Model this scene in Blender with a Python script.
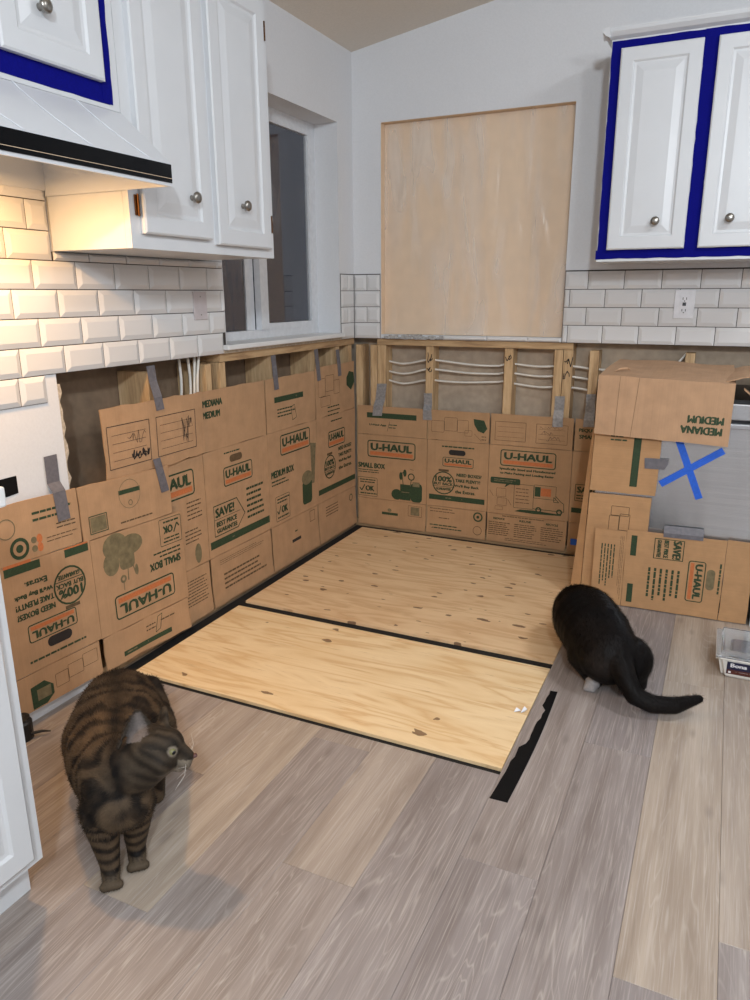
import bpy, bmesh, math, random
import numpy as np
from mathutils import Vector, Matrix, noise
random.seed(7)
for o in list(bpy.data.objects): bpy.data.objects.remove(o)
SC = bpy.context.scene
COL = SC.collection

# ------------------------------------------------------------------ camera
cam_d = bpy.data.cameras.new('camera'); cam = bpy.data.objects.new('camera', cam_d); COL.objects.link(cam)
yaw, pitch, roll = .4390, .2728, -.0045
d = Vector((-math.sin(yaw)*math.cos(pitch), math.cos(yaw)*math.cos(pitch), -math.sin(pitch)))
r = Vector((math.cos(yaw), math.sin(yaw), 0)); u = r.cross(d)
r2 = r*math.cos(roll)+u*math.sin(roll); u2 = -r*math.sin(roll)+u*math.cos(roll)
mw = Matrix((r2, u2, -d)).transposed().to_4x4(); mw.translation = Vector((1.7856, -3.5448, 1.2398))
cam.matrix_world = mw
cam_d.sensor_fit = 'VERTICAL'; cam_d.sensor_height = 24; cam_d.lens = 24*735.6/1000; cam_d.clip_start = .02
SC.camera = cam

# ------------------------------------------------------------------ world, lights, exposure
w = bpy.data.worlds.new('world'); SC.world = w; w.use_nodes = True
w.node_tree.nodes['Background'].inputs[0].default_value = (.012, .016, .03, 1)
w.node_tree.nodes['Background'].inputs[1].default_value = .6
def area(name, loc, target, size, power, color, spread=180):
    l = bpy.data.lights.new(name, 'AREA'); l.shape = 'DISK'; l.size = size; l.energy = power; l.color = color
    l.spread = math.radians(spread)
    o = bpy.data.objects.new(name, l); COL.objects.link(o); o.location = loc
    o.rotation_euler = (Vector(target)-Vector(loc)).to_track_quat('-Z', 'Y').to_euler(); return o
COOL = (.82, .92, 1.0)
area('room_lamp_light', (2.35, -4.65, 2.35), (.9, 0.0, .9), .22, 46, COOL)
area('ceiling_lamp_light', (2.75, -1.75, 2.68), (2.3, -1.75, 0), .45, 20, (.92, .96, 1.0))
pl = bpy.data.lights.new('ceiling_fill_light', 'POINT'); pl.energy = 60; pl.color = (.94, .97, 1.0); pl.shadow_soft_size = .16  # added fill light with no fixture, brightens the ceiling
plo = bpy.data.objects.new('ceiling_fill_light', pl); COL.objects.link(plo); plo.location = (3.3, -4.3, 2.05)
SC.view_settings.view_transform = 'Standard'; SC.view_settings.look = 'None'
SC.view_settings.exposure = 0.24; SC.view_settings.gamma = 1; SC.view_settings.use_curve_mapping = False

# ------------------------------------------------------------------ helpers: colour, materials
def lin(c):
    return tuple(((x/255)/12.92 if x/255 <= .04045 else ((x/255+.055)/1.055)**2.4) for x in c)+(1,)
class N:
    def __init__(s, name):
        s.m = bpy.data.materials.new(name); s.m.use_nodes = True; s.t = s.m.node_tree
        s.b = s.t.nodes['Principled BSDF']
    def n(s, typ, **kw):
        nd = s.t.nodes.new(typ)
        for k, v in kw.items():
            if k.startswith('i_'):
                nd.inputs[k[2:].replace('_', ' ')].default_value = v
            else: setattr(nd, k, v)
        return nd
    def l(s, a, b): s.t.links.new(a, b)
    def coord(s, kind='Object', scale=(1, 1, 1), loc=(0, 0, 0), rot=(0, 0, 0)):
        tc = s.n('ShaderNodeTexCoord'); mp = s.n('ShaderNodeMapping')
        mp.inputs['Scale'].default_value = scale; mp.inputs['Location'].default_value = loc; mp.inputs['Rotation'].default_value = rot
        s.l(tc.outputs[kind], mp.inputs[0]); return mp.outputs[0]
    def noise(s, vec, scale, detail=3, rough=.5, dist=0):
        nd = s.n('ShaderNodeTexNoise'); nd.inputs['Scale'].default_value = scale; nd.inputs['Detail'].default_value = detail
        nd.inputs['Roughness'].default_value = rough; nd.inputs['Distortion'].default_value = dist
        s.l(vec, nd.inputs['Vector']); return nd.outputs[0]
    def ramp(s, fac, stops):
        nd = s.n('ShaderNodeValToRGB'); e = nd.color_ramp.elements
        while len(e) < len(stops): e.new(.5)
        for i, (p, c) in enumerate(stops):
            e[i].position = p; e[i].color = c if len(c) == 4 else lin(c)
        s.l(fac, nd.inputs[0]); return nd.outputs[0]
    def math(s, op, a, b=None, c=None):
        nd = s.n('ShaderNodeMath', operation=op)
        for i, x in enumerate((a, b, c)):
            if x is None: continue
            if isinstance(x, (int, float)): nd.inputs[i].default_value = x
            else: s.l(x, nd.inputs[i])
        return nd.outputs[0]
    def mix(s, fac, a, b, mode='MIX'):
        nd = s.n('ShaderNodeMix', data_type='RGBA', blend_type=mode)
        for idx, x in ((0, fac), (6, a), (7, b)):
            if isinstance(x, (int, float)): nd.inputs[idx].default_value = x
            elif isinstance(x, tuple): nd.inputs[idx].default_value = x
            else: s.l(x, nd.inputs[idx])
        return nd.outputs[2]
    def bump(s, h, strength, dist=.002):
        nd = s.n('ShaderNodeBump'); nd.inputs['Strength'].default_value = strength; nd.inputs['Distance'].default_value = dist
        s.l(h, nd.inputs['Height']); s.l(nd.outputs[0], s.b.inputs['Normal'])
    def set(s, color=None, rough=None, metal=None, **kw):
        if color is not None:
            if isinstance(color, tuple): s.b.inputs['Base Color'].default_value = color
            else: s.l(color, s.b.inputs['Base Color'])
        if rough is not None:
            if isinstance(rough, (int, float)): s.b.inputs['Roughness'].default_value = rough
            else: s.l(rough, s.b.inputs['Roughness'])
        if metal is not None: s.b.inputs['Metallic'].default_value = metal
        for k, v in kw.items(): s.b.inputs[k.replace('_', ' ')].default_value = v
        return s.m
MAT = {}
def plain(name, c, rough=.5, metal=0, nscale=40, var=.06, bump=0, **kw):
    k = N(name); v = k.coord(); f = k.noise(v, nscale, 3)
    c0 = lin(c); lo = tuple(x*(1-var) for x in c0[:3])+(1,); hi = tuple(min(1, x*(1+var)) for x in c0[:3])+(1,)
    col = k.ramp(f, [(.3, lo), (.7, hi)])
    if bump: k.bump(f, bump)
    MAT[name] = k.set(col, rough, metal, **kw); return MAT[name]

plain('wall_paint', (214, 215, 218), .7, nscale=130, var=.02, bump=.25)
plain('ceiling_paint', (222, 214, 203), .85, nscale=110, var=.03, bump=.3)
plain('white_paint', (208, 210, 213), .32, nscale=12, var=.015)
plain('white_trim', (222, 222, 222), .4, nscale=20, var=.02)
plain('hood_enamel', (206, 208, 212), .28, nscale=10, var=.01)
plain('hood_line', (222, 224, 230), .3)
plain('black_glass', (4, 4, 6), .12, var=.1, Specular_IOR_Level=.15)
plain('nickel', (150, 146, 140), .3, 1, var=.05)
plain('bronze', (92, 62, 36), .4, 1, var=.15)
plain('blue_tape', (4, 7, 112), .8, nscale=180, var=.12, bump=.15, Specular_IOR_Level=.12)
plain('bright_blue_tape', (28, 92, 204), .6, nscale=160, var=.12, bump=.15)
plain('grey_tape', (104, 102, 108), .42, nscale=90, var=.14, bump=.3)
plain('silver_tape', (150, 150, 152), .34, .25, nscale=90, var=.2, bump=.5)
plain('black_tape', (7, 7, 9), .65, nscale=60, var=.2, Specular_IOR_Level=.2)
plain('felt_paper', (10, 9, 10), .85, nscale=60, var=.3, bump=.3)
plain('grout', (58, 52, 48), .9, nscale=200, var=.2)
plain('tile_glaze', (212, 211, 211), .13, nscale=9, var=.012)
plain('outlet_plastic', (222, 222, 226), .35)
plain('outlet_dark', (60, 60, 66), .5)
plain('lavender_plate', (190, 182, 184), .5)
plain('gypsum', (182, 168, 150), .9, nscale=90, var=.25, bump=.6)
plain('mortar', (168, 166, 164), .9, nscale=140, var=.35, bump=1)
plain('cable', (218, 214, 206), .45, nscale=30, var=.06)
plain('ink_green', (42, 62, 38), .75, nscale=150, var=.25)
plain('ink_orange', (188, 108, 62), .75, nscale=150, var=.12)
plain('ink_black', (34, 30, 30), .75, nscale=150, var=.2)
plain('ink_faded', (116, 104, 76), .8, nscale=60, var=.22)
plain('ink_brown', (92, 72, 48), .8, nscale=60, var=.2)
plain('rubber', (16, 16, 18), .5, var=.2)
plain('tub_white', (226, 222, 216), .35)
plain('label_navy', (26, 28, 62), .4, var=.1)
plain('label_brown', (92, 48, 40), .4, var=.2)
plain('label_white', (230, 230, 235), .5)
plain('kraft_paper', (222, 196, 168), .8, nscale=18, var=.035)
plain('window_vinyl', (214, 216, 220), .4)
plain('night', (10, 12, 18), .9)

def wood(name, a, b, c, axis, knots=0):
    k = N(name); sc = {'x': (1.5, 14, 14), 'y': (14, 1.5, 14), 'z': (14, 14, 1.5)}[axis]
    v = k.coord('Object', sc); n1 = k.noise(v, 2.2, 5, .6, .6); n2 = k.noise(v, 9, 4, .6)
    col = k.ramp(k.math('ADD', k.math('MULTIPLY', n1, .7), k.math('MULTIPLY', n2, .3)), [(.32, a), (.5, b), (.68, c)])
    k.bump(n2, .2); MAT[name] = k.set(col, .75)
wood('stud_wood', (146, 114, 80), (190, 158, 118), (212, 184, 146), 'z')
wood('plate_wood', (136, 106, 76), (180, 148, 110), (204, 174, 134), 'x')
wood('plate_wood_y', (136, 106, 76), (180, 148, 110), (204, 174, 134), 'y')
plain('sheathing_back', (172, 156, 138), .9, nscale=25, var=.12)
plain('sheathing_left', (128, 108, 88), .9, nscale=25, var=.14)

def cardboard(name, c, axis):
    k = N(name); v = k.coord('Object'); f = k.noise(v, 14, 4, .6)
    st = {'x': (260, 3, 3), 'y': (3, 260, 3), 'z': (3, 3, 260)}[axis]
    ribs = k.noise(k.coord('Object', st), 1, 1)
    c0 = lin(c); lo = tuple(x*.86 for x in c0[:3])+(1,); hi = tuple(x*1.1 for x in c0[:3])+(1,)
    col = k.ramp(k.math('ADD', k.math('MULTIPLY', f, .75), k.math('MULTIPLY', ribs, .25)), [(.3, lo), (.7, hi)])
    k.bump(ribs, .22, .001); MAT[name] = k.set(col, .82)
cardboard('card_left', (176, 139, 104), 'y'); cardboard('card_back', (172, 136, 100), 'x')
cardboard('card_dish', (178, 138, 98), 'z'); cardboard('card_top', (180, 144, 112), 'x')

def plywood_mat(name, cols, knots_density, seed, ksize, kcut):
    k = N(name); v = k.coord('Object', (1.0, 7, 1), (seed, seed*2, 0))
    n1 = k.noise(v, 1.3, 4, .5, .5)
    rings = k.math('FRACT', k.math('MULTIPLY', n1, 7))
    tri = k.math('ABSOLUTE', k.math('SUBTRACT', rings, .5))
    base = k.ramp(tri, [(0, cols[0]), (.22, cols[1]), (.5, cols[2])])
    blot = k.noise(k.coord('Object', (2, 4, 1), (seed*3, 0, 0)), 1.6, 3)
    base = k.mix(k.math('MULTIPLY', k.ramp(blot, [(.45, (0, 0, 0, 1)), (.75, (1, 1, 1, 1))]), .45), base, lin(cols[3]))
    vo = k.n('ShaderNodeTexVoronoi', voronoi_dimensions='2D'); vo.inputs['Scale'].default_value = knots_density
    wv0 = k.coord('Object', (1, 2.1, 1), (seed, seed, 0)); wn = k.n('ShaderNodeTexNoise'); wn.inputs['Scale'].default_value = 14; k.l(wv0, wn.inputs['Vector']); wa_ = k.n('ShaderNodeVectorMath', operation='MULTIPLY_ADD'); k.l(wn.outputs['Color'], wa_.inputs[0]); wa_.inputs[1].default_value = (.07, .07, 0); k.l(wv0, wa_.inputs[2]); wv = wa_.outputs[0]
    k.l(wv, vo.inputs['Vector'])
    vc = k.n('ShaderNodeSeparateColor'); k.l(vo.outputs['Color'], vc.inputs[0])
    size = k.math('MULTIPLY', k.math('GREATER_THAN', vc.outputs[0], kcut), k.math('ADD', k.math('MULTIPLY', vc.outputs[1], ksize), .05))
    kn = k.math('LESS_THAN', k.math('ADD', vo.outputs['Distance'], k.math('MULTIPLY', k.noise(k.coord(), 60, 2), .05)), size)
    streak = k.noise(k.coord('Object', (2.5, 60, 1), (seed*2, 1, 0)), 2.2, 4, .7)
    sk = k.ramp(streak, [(.61, (0, 0, 0, 1)), (.70, (1, 1, 1, 1))])
    base = k.mix(k.math('MULTIPLY', sk, .55), base, lin(cols[4]))
    base = k.mix(k.math('MULTIPLY', kn, .8), base, lin(cols[5]))
    k.bump(tri, .06); MAT[name] = k.set(base, .6)
plywood_mat('plywood_back', [(208, 172, 130), (220, 188, 148), (226, 196, 156), (204, 162, 118), (150, 104, 66), (88, 54, 36)], 6.5, 3.1, .10, .34)
plywood_mat('plywood_front', [(218, 182, 134), (232, 204, 160), (238, 212, 170), (222, 186, 134), (150, 108, 66), (104, 70, 46)], 3.4, 5.7, .06, .66)

def plank_mat():
    k = N('vinyl_plank'); oi = k.n('ShaderNodeObjectInfo'); at = k.n('ShaderNodeAttribute', attribute_type='OBJECT', attribute_name='tint')
    tc = k.n('ShaderNodeTexCoord'); off = k.n('ShaderNodeVectorMath', operation='ADD')
    cmb = k.n('ShaderNodeCombineXYZ')
    k.l(k.math('MULTIPLY', oi.outputs['Random'], 37), cmb.inputs[0]); k.l(k.math('MULTIPLY', oi.outputs['Random'], 91), cmb.inputs[1])
    k.l(tc.outputs['Object'], off.inputs[0]); k.l(cmb.outputs[0], off.inputs[1])
    def mp(sc):
        m = k.n('ShaderNodeMapping'); m.inputs['Scale'].default_value = sc; k.l(off.outputs[0], m.inputs[0]); return m.outputs[0]
    big = k.noise(mp((7.5, .75, 1)), 1.1, 3, .5, .35)
    rings = k.math('ABSOLUTE', k.math('SUBTRACT', k.math('FRACT', k.math('MULTIPLY', big, 24)), .5))
    line = k.ramp(rings, [(.36, (0, 0, 0, 1)), (.5, (1, 1, 1, 1))])
    fine = k.noise(mp((210, 5, 1)), 1, 4, .65)
    fl = k.ramp(fine, [(.5, (0, 0, 0, 1)), (.68, (1, 1, 1, 1))])
    mid = k.noise(mp((22, 1.3, 1)), 1, 4, .6)
    tone = k.ramp(at.outputs['Fac'], [(0, (146, 139, 140)), (.35, (156, 147, 144)), (.65, (166, 154, 146)), (1, (182, 168, 153))])
    c = k.mix(k.ramp(mid, [(.3, (1, 1, 1, 1)), (.68, (0, 0, 0, 1))]), tone, k.mix(1.0, tone, lin((206, 200, 196)), 'MULTIPLY'))
    msk = k.ramp(k.noise(mp((9, 1.2, 1)), 1.3, 3), [(.42, (0, 0, 0, 1)), (.62, (1, 1, 1, 1))])
    c = k.mix(k.math('MULTIPLY', k.math('MULTIPLY', line, msk), .30), c, lin((206, 198, 190)))
    c = k.mix(k.math('MULTIPLY', fl, .34), c, lin((204, 196, 190)))
    dk = k.ramp(k.noise(mp((90, 2.5, 1)), 1, 4, .7), [(.6, (0, 0, 0, 1)), (.72, (1, 1, 1, 1))])
    c = k.mix(k.math('MULTIPLY', dk, .42), c, lin((98, 90, 86)))
    vo = k.n('ShaderNodeTexVoronoi', voronoi_dimensions='2D'); vo.inputs['Scale'].default_value = 2.2; k.l(mp((2.6, 1, 1)), vo.inputs['Vector'])
    kn = k.ramp(k.math('ADD', vo.outputs['Distance'], k.math('MULTIPLY', mid, .06)), [(.05, (1, 1, 1, 1)), (.11, (0, 0, 0, 1))])
    c = k.mix(k.math('MULTIPLY', kn, .28), c, lin((92, 84, 80)))
    k.bump(fine, .12, .001); MAT['vinyl_plank'] = k.set(c, .42)
plank_mat()

k = N('stainless'); v = k.coord('Object', (1, 1, 160)); f = k.noise(v, 3, 3)
wv = k.noise(k.coord('Object', (6, 1, 1.2)), 1.2, 2)
k.bump(wv, .25, .02)
MAT['stainless'] = k.set(k.ramp(f, [(.3, (186, 189, 194)), (.7, (206, 208, 212))]), .27, .9)
k = N('window_glass'); k.set((1, 1, 1, 1), 0.0, 0, Transmission_Weight=1.0, IOR=1.5); f = k.noise(k.coord(), 3, 1); k.bump(f, .02); MAT['window_glass'] = k.m
k = N('clear_lid'); f = k.noise(k.coord(), 30, 2); k.bump(f, .1); MAT['clear_lid'] = k.set((.9, .92, .95, 1), .08, 0, Transmission_Weight=.9, IOR=1.3)
# thin plastic film
k = N('plastic_film'); f = k.noise(k.coord('Object', (6, 1, 1.1)), 2.2, 2.5, .5, .4); k.bump(f, .5, .012)
k.set((.94, .90, .86, 1), .16)
tr = k.n('ShaderNodeBsdfTransparent'); mx = k.n('ShaderNodeMixShader'); out = k.t.nodes['Material Output']
wr = k.ramp(k.noise(k.coord('Object', (5.5, 1, 1.0), (3, 0, 1)), 1.5, 2, .5, .5), [(.45, (.06, .06, .06, 1)), (.72, (.42, .42, .42, 1))])  # pale opacity streaks imitate highlights along the wrinkles
k.l(wr, mx.inputs[0]); k.l(tr.outputs[0], mx.inputs[1]); k.l(k.b.outputs[0], mx.inputs[2]); k.l(mx.outputs[0], out.inputs[0])
MAT['plastic_film'] = k.m
k = N('bulb_glow'); k.b.inputs['Emission Color'].default_value = (1, .72, .36, 1); k.b.inputs['Emission Strength'].default_value = 4; f = k.noise(k.coord(), 5, 1); k.set(k.ramp(f, [(0, (255, 240, 210)), (1, (255, 244, 220))])); MAT['bulb_glow'] = k.m

# ------------------------------------------------------------------ helpers: geometry
def obj(name, bm, mat, parent=None, smooth=False, local=False):
    me = bpy.data.meshes.new(name)
    if not local:
        base = parent_loc(parent)
        bmesh.ops.translate(bm, verts=bm.verts, vec=-base)
    bmesh.ops.recalc_face_normals(bm, faces=bm.faces)
    bm.to_mesh(me); bm.free()
    if smooth:
        for p in me.polygons: p.use_smooth = True
    me.materials.append(MAT[mat] if isinstance(mat, str) else mat)
    o = bpy.data.objects.new(name, me); COL.objects.link(o)
    if parent is not None: o.parent = parent
    return o
def parent_loc(p):
    v = Vector((0, 0, 0))
    while p is not None: v += Vector(p.location); p = p.parent
    return v
def tag(o, label=None, cat=None, group=None, kind=None):
    for kx, vx in (('label', label), ('category', cat), ('group', group), ('kind', kind)):
        if vx: o[kx] = vx
    return o
def thing(name, loc, label, cat, group=None):
    o = bpy.data.objects.new(name, None); COL.objects.link(o); o.location = loc; o.empty_display_size = .05
    return tag(o, label, cat, group)
def box(x0, y0, z0, x1, y1, z1, bm=None, bev=0):
    b = bm or bmesh.new()
    t = bmesh.new() if bm else b
    bmesh.ops.create_cube(t, size=1, matrix=Matrix.Translation(((x0+x1)/2, (y0+y1)/2, (z0+z1)/2)) @ Matrix.Diagonal((abs(x1-x0), abs(y1-y0), abs(z1-z0), 1)))
    if bev: bmesh.ops.bevel(t, geom=t.edges[:], offset=bev, segments=2, affect='EDGES', profile=.5)
    if bm: join(b, t); t.free()
    return b
def join(dst, src, M=None):
    vm = {}
    for v_ in src.verts: vm[v_] = dst.verts.new(M @ v_.co if M else v_.co)
    for f_ in src.faces:
        try: dst.faces.new([vm[x] for x in f_.verts])
        except ValueError: pass
def prism(pts, axis, a0, a1, bm=None):
    """extrude a 2D polygon along an axis; pts are the two other axes in order"""
    b = bm or bmesh.new()
    def mk(p, a):
        return {'x': (a, p[0], p[1]), 'y': (p[0], a, p[1]), 'z': (p[0], p[1], a)}[axis]
    lo = [b.verts.new(mk(p, a0)) for p in pts]; hi = [b.verts.new(mk(p, a1)) for p in pts]
    b.faces.new(lo); b.faces.new(hi[::-1])
    for i in range(len(pts)):
        j = (i+1) % len(pts); b.faces.new((lo[i], hi[i], hi[j], lo[j]))
    return b
def tube(pts, rad, bm=None, seg=8, caps=True):
    b = bm or bmesh.new(); pts = [Vector(p) for p in pts]; rings = []
    rads = rad if isinstance(rad, (list, tuple)) else [rad]*len(pts)
    for i, p in enumerate(pts):
        t = (pts[min(i+1, len(pts)-1)]-pts[max(i-1, 0)]).normalized()
        a = Vector((0, 0, 1)) if abs(t.z) < .9 else Vector((1, 0, 0))
        s = t.cross(a).normalized(); q = s.cross(t)
        rings.append([b.verts.new(p+rads[i]*(math.cos(2*math.pi*k_/seg)*s+math.sin(2*math.pi*k_/seg)*q)) for k_ in range(seg)])
    for i in range(len(rings)-1):
        for k_ in range(seg):
            b.faces.new((rings[i][k_], rings[i][(k_+1) % seg], rings[i+1][(k_+1) % seg], rings[i+1][k_]))
    if caps: b.faces.new(rings[0]); b.faces.new(rings[-1])
    return b
def lathe(prof, M, seg=20):
    b = bmesh.new(); rings = []
    for rr, h in prof:
        rings.append([b.verts.new(M @ Vector((rr*math.cos(2*math.pi*k_/seg), rr*math.sin(2*math.pi*k_/seg), h))) for k_ in range(seg)])
    for i in range(len(rings)-1):
        for k_ in range(seg): b.faces.new((rings[i][k_], rings[i][(k_+1) % seg], rings[i+1][(k_+1) % seg], rings[i+1][k_]))
    b.faces.new(rings[0]); b.faces.new(rings[-1]); return b
def frameM(o, U, V, Nn):
    m = Matrix((U, V, Nn)).transposed().to_4x4(); m.translation = Vector(o); return m
LEFT = (Vector((0, 1, 0)), Vector((0, 0, 1)), Vector((1, 0, 0)))      # face seen on the left wall
BACK = (Vector((1, 0, 0)), Vector((0, 0, 1)), Vector((0, -1, 0)))     # face seen on the back wall
def rings_panel(w_, h_, prof, M):
    """concentric rectangular rings: prof = [(inset, height)]"""
    b = bmesh.new(); R = []
    for ins, hh in prof:
        R.append([b.verts.new(M @ Vector(p)) for p in ((ins, ins, hh), (w_-ins, ins, hh), (w_-ins, h_-ins, hh), (ins, h_-ins, hh))])
    b.faces.new(R[0])
    for i in range(len(R)-1):
        for k_ in range(4): b.faces.new((R[i][k_], R[i][(k_+1) % 4], R[i+1][(k_+1) % 4], R[i+1][k_]))
    b.faces.new(R[-1]); return b

# ------------------------------------------------------------------ the room shell
ZT = 1.019           # lower edge of the remaining wall tiles
TH, TW = .0792, .1556
floor = tag(obj('floor', box(-.3, -6.2, -.12, 4.7, .25, -.014), 'sheathing_left'), kind='structure')
def plank(x0, x1, y0, y1, tint):
    b = box(0, 0, -.012, x1-x0-.0005, y1-y0-.0005, 0)
    top = [e for e in b.edges if all(abs(v_.co.z) < 1e-6 for v_ in e.verts)]
    bmesh.ops.bevel(b, geom=top, offset=.0007, segments=1, affect='EDGES')
    o = obj('plank', b, 'vinyl_plank', floor, local=True); o.location = (x0+.00025, y0+.00025, 0); o['tint'] = tint
X0 = 1.3623; JO = {-4: -2.62, -3: -1.922, -2: -2.381, -1: -2.75, 0: -2.193, 1: -1.62, 2: -2.367, 3: -2.199, -5: -2.2, -6: -2.9, -7: -2.45, -8: -2.0}
TINT = {(-4, 0): 1.0, (-4, 1): .35, (-3, 0): .75, (-3, 1): .45, (-2, 0): .8, (-2, 1): .5, (-1, 0): .3, (0, 0): .4, (0, 1): .2, (1, 0): .12, (1, 1): .3, (2, 0): .95, (2, 1): .15, (3, 0): .85, (3, 1): .3, (-5, 0): .85}
rnd = random.Random(3)
for i in range(-8, 18):
    xa, xb = X0+.18*i, X0+.18*(i+1)
    if xb > 4.6: break
    xa = max(xa, .004)
    if xb <= .03: continue
    ymax = -1.867 if i < 0 else -.005
    j0 = JO.get(i, -2.0-rnd.random()*1.2)
    for kq in range(-3, 4):
        ya, yb = j0+1.22*kq, j0+1.22*(kq+1)
        if yb < -6 or ya > ymax-.01: continue
        key = (i, 0 if kq >= 0 else (1 if kq == -1 else 9))
        plank(xa, xb, ya, min(yb, ymax), TINT.get(key, rnd.random()))

HC = 3.3
def wall_boxes(boxes):
    b = bmesh.new()
    for q in boxes: box(*q, bm=b)
    return b
# left wall (plane x = .013 is painted drywall); window hole y -1.13..-.172, z 1.05..2.02
wl = tag(obj('wall_left', wall_boxes([
    (-.14, -6, ZT, .013, -1.13, HC), (-.14, -.172, ZT, .013, .0, HC), (-.14, -1.13, 2.02, .013, -.172, HC),
    (-.14, -6, -.014, .013, -1.97, ZT)]), 'wall_paint'), kind='structure')
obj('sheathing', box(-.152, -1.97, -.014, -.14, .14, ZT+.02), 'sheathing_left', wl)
for (ya, yb) in [(-1.972, -1.955), (-1.573, -1.535), (-1.256, -1.22), (-1.168, -1.13), (-.80, -.762), (-.42, -.382), (-.20, -.162), (-.062, -.024)]:
    obj('stud', box(-.138, ya, .03, 0, yb, .985, bev=.002), 'stud_wood', wl)
obj('bottom_plate', box(-.138, -1.95, -.013, 0, -.02, .028), 'plate_wood_y', wl)
obj('top_plate', box(-.138, -1.168, .987, .004, -.0, 1.018), 'plate_wood_y', wl)
# ragged drywall edge left of the opened cavity
b = bmesh.new()
rr = random.Random(5)
zz = [.0+i*.026 for i in range(40)]
front = [(-1.966+rr.uniform(-.004, .012), z_) for z_ in zz if z_ <= 1.0]
for i in range(len(front)-1):
    (ya, za), (yb, zb) = front[i], front[i+1]
    prism([(-1.972, za), (ya, za), (yb, zb), (-1.972, zb)], 'x', .0, .0125, b)
obj('broken_edge', b, 'gypsum', wl)
# back wall: opening x .166..1.088, z 1.04..2.033
wb = tag(obj('wall_back', wall_boxes([
    (.0, -.013, ZT, .166, .09, HC), (1.088, -.013, ZT, 4.6, .09, HC), (.166, -.013, 2.033, 1.088, .09, HC),
    (.166, -.013, 1.022, 1.088, .09, 1.04)]), 'wall_paint'), kind='structure')
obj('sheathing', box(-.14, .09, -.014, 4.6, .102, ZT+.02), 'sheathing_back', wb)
for (xa, xb) in [(.013, .051), (.098, .136), (.139, .186), (.410, .450), (.818, .860), (1.058, 1.098), (1.101, 1.143), (1.220, 1.262), (1.629, 1.668), (2.03, 2.068)]:
    obj('stud', box(xa, 0, .03, xb, .088, .985, bev=.002), 'stud_wood', wb)
obj('bottom_plate', box(.0, 0, -.013, 2.4, .088, .028), 'plate_wood', wb)
obj('top_plate', box(.139, -.002, .987, 1.143, .088, 1.018), 'plate_wood', wb)
# cables pulled through the studs
for zs in ([.906, .892, .915, .896, .908, .905, .9, .895], [.853, .841, .868, .857, .862, .858, .85, .85], [.806, .789, .812, .817, .812, .806, .8, .8]):
    xs = [.15, .30, .45, .78, .86, 1.05, 1.22, 1.62]
    pts = []
    for i in range(len(xs)-1):
        for t in range(6):
            f_ = t/6; s_ = f_*f_*(3-2*f_)
            pts.append((xs[i]+(xs[i+1]-xs[i])*f_, .04+.01*math.sin(xs[i]*9+f_*3), zs[i]+(zs[i+1]-zs[i])*s_+.006*math.sin(f_*math.pi)*(1 if i % 2 else -1)))
    obj('cable', tube(pts, .0055, seg=6), 'cable', wb, smooth=True)
obj('cable', tube([(1.56, .04, .86), (1.585, .03, .90), (1.60, .03, .94), (1.63, .035, .98)], .005, seg=6), 'cable', wb, smooth=True)
for k_, (ya, yb) in enumerate([(-1.345, -1.36), (-1.32, -1.30), (-1.295, -1.285), (-1.275, -1.285)]):
    pts = [(-.05+.012*k_, ya+(yb-ya)*t+.012*math.sin(t*3+k_), 1.015-.2*t) for t in [i/8 for i in range(9)]]
    obj('cable', tube(pts, .0055, seg=6), 'cable', wl, smooth=True)
# builders' marks come later, with the other lettering
# ceiling, sloping up to the right, and the unseen rest of the room
def slope_box(x0, x1, zf, t, y0, y1):
    return prism([(x0, zf(x0)), (x1, zf(x1)), (x1, zf(x1)+t), (x0, zf(x0)+t)], 'y', y0, y1)
tag(obj('ceiling', slope_box(.013, 4.6, lambda x: 2.352+.163*(x-.02), .1, -6, -.013), 'ceiling_paint'), kind='structure')
tag(obj('wall_right', box(4.6, -6, -.014, 4.7, .1, HC), 'wall_paint'), kind='structure')
tag(obj('wall_front', box(-.14, -6.1, -.014, 4.7, -6, HC), 'wall_paint'), kind='structure')

# ------------------------------------------------------------------ wall tiles
def tile_bm(w_, h_, M):
    e = min(.015, w_*.3, h_*.3)
    return rings_panel(w_, h_, [(0, 0), (0, .0035), (.0012, .0045), (e, .0095)], M)
tile_cache = {}
def tile(parent, frame, u0, v0, u1, v1):
    """one bevelled tile between joints; u along the wall, v up"""
    g = .0013; w_, h_ = u1-u0-2*g, v1-v0-2*g
    if w_ < .006 or h_ < .006: return
    U, V, Nn = frame; key = (round(w_, 4), round(h_, 4), tuple(Nn))
    if key not in tile_cache:
        b = tile_bm(w_, h_, frameM((0, 0, 0), U, V, Nn)); bmesh.ops.recalc_face_normals(b, faces=b.faces)
        me = bpy.data.meshes.new('tile'); b.to_mesh(me); b.free(); me.materials.append(MAT['tile_glaze']); tile_cache[key] = me
    o = bpy.data.objects.new('tile', tile_cache[key]); COL.objects.link(o); o.parent = parent
    o.location = U*(u0+g)+V*(v0+g)+Nn*.0135
def tile_row(parent, frame, k_, u_lo, u_hi, ref, v_hi=None):
    v0 = ZT+k_*TH; v1 = v0+TH if v_hi is None else min(v_hi, v0+TH)
    n0 = math.floor((u_lo-ref)/TW); uu = ref+n0*TW
    while uu < u_hi-1e-6:
        a, c = max(uu, u_lo), min(uu+TW, u_hi)
        if c-a > .008: tile(parent, frame, a, v0, c, v1)
        uu += TW
def grout(parent, frame, u0, v0, u1, v1):
    U, V, Nn = frame; p = U*u0+V*v0+Nn*.0125; q = U*u1+V*v1+Nn*.0155
    obj('grout', box(p.x, p.y, p.z, q.x, q.y, q.z), 'grout', parent)
yl = -.9999
for k_ in range(0, 4): tile_row(wl, LEFT, k_, -2.75, -1.148 if k_ == 0 else -1.136, yl-(0 if k_ % 2 == 0 else TW/2))
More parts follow.
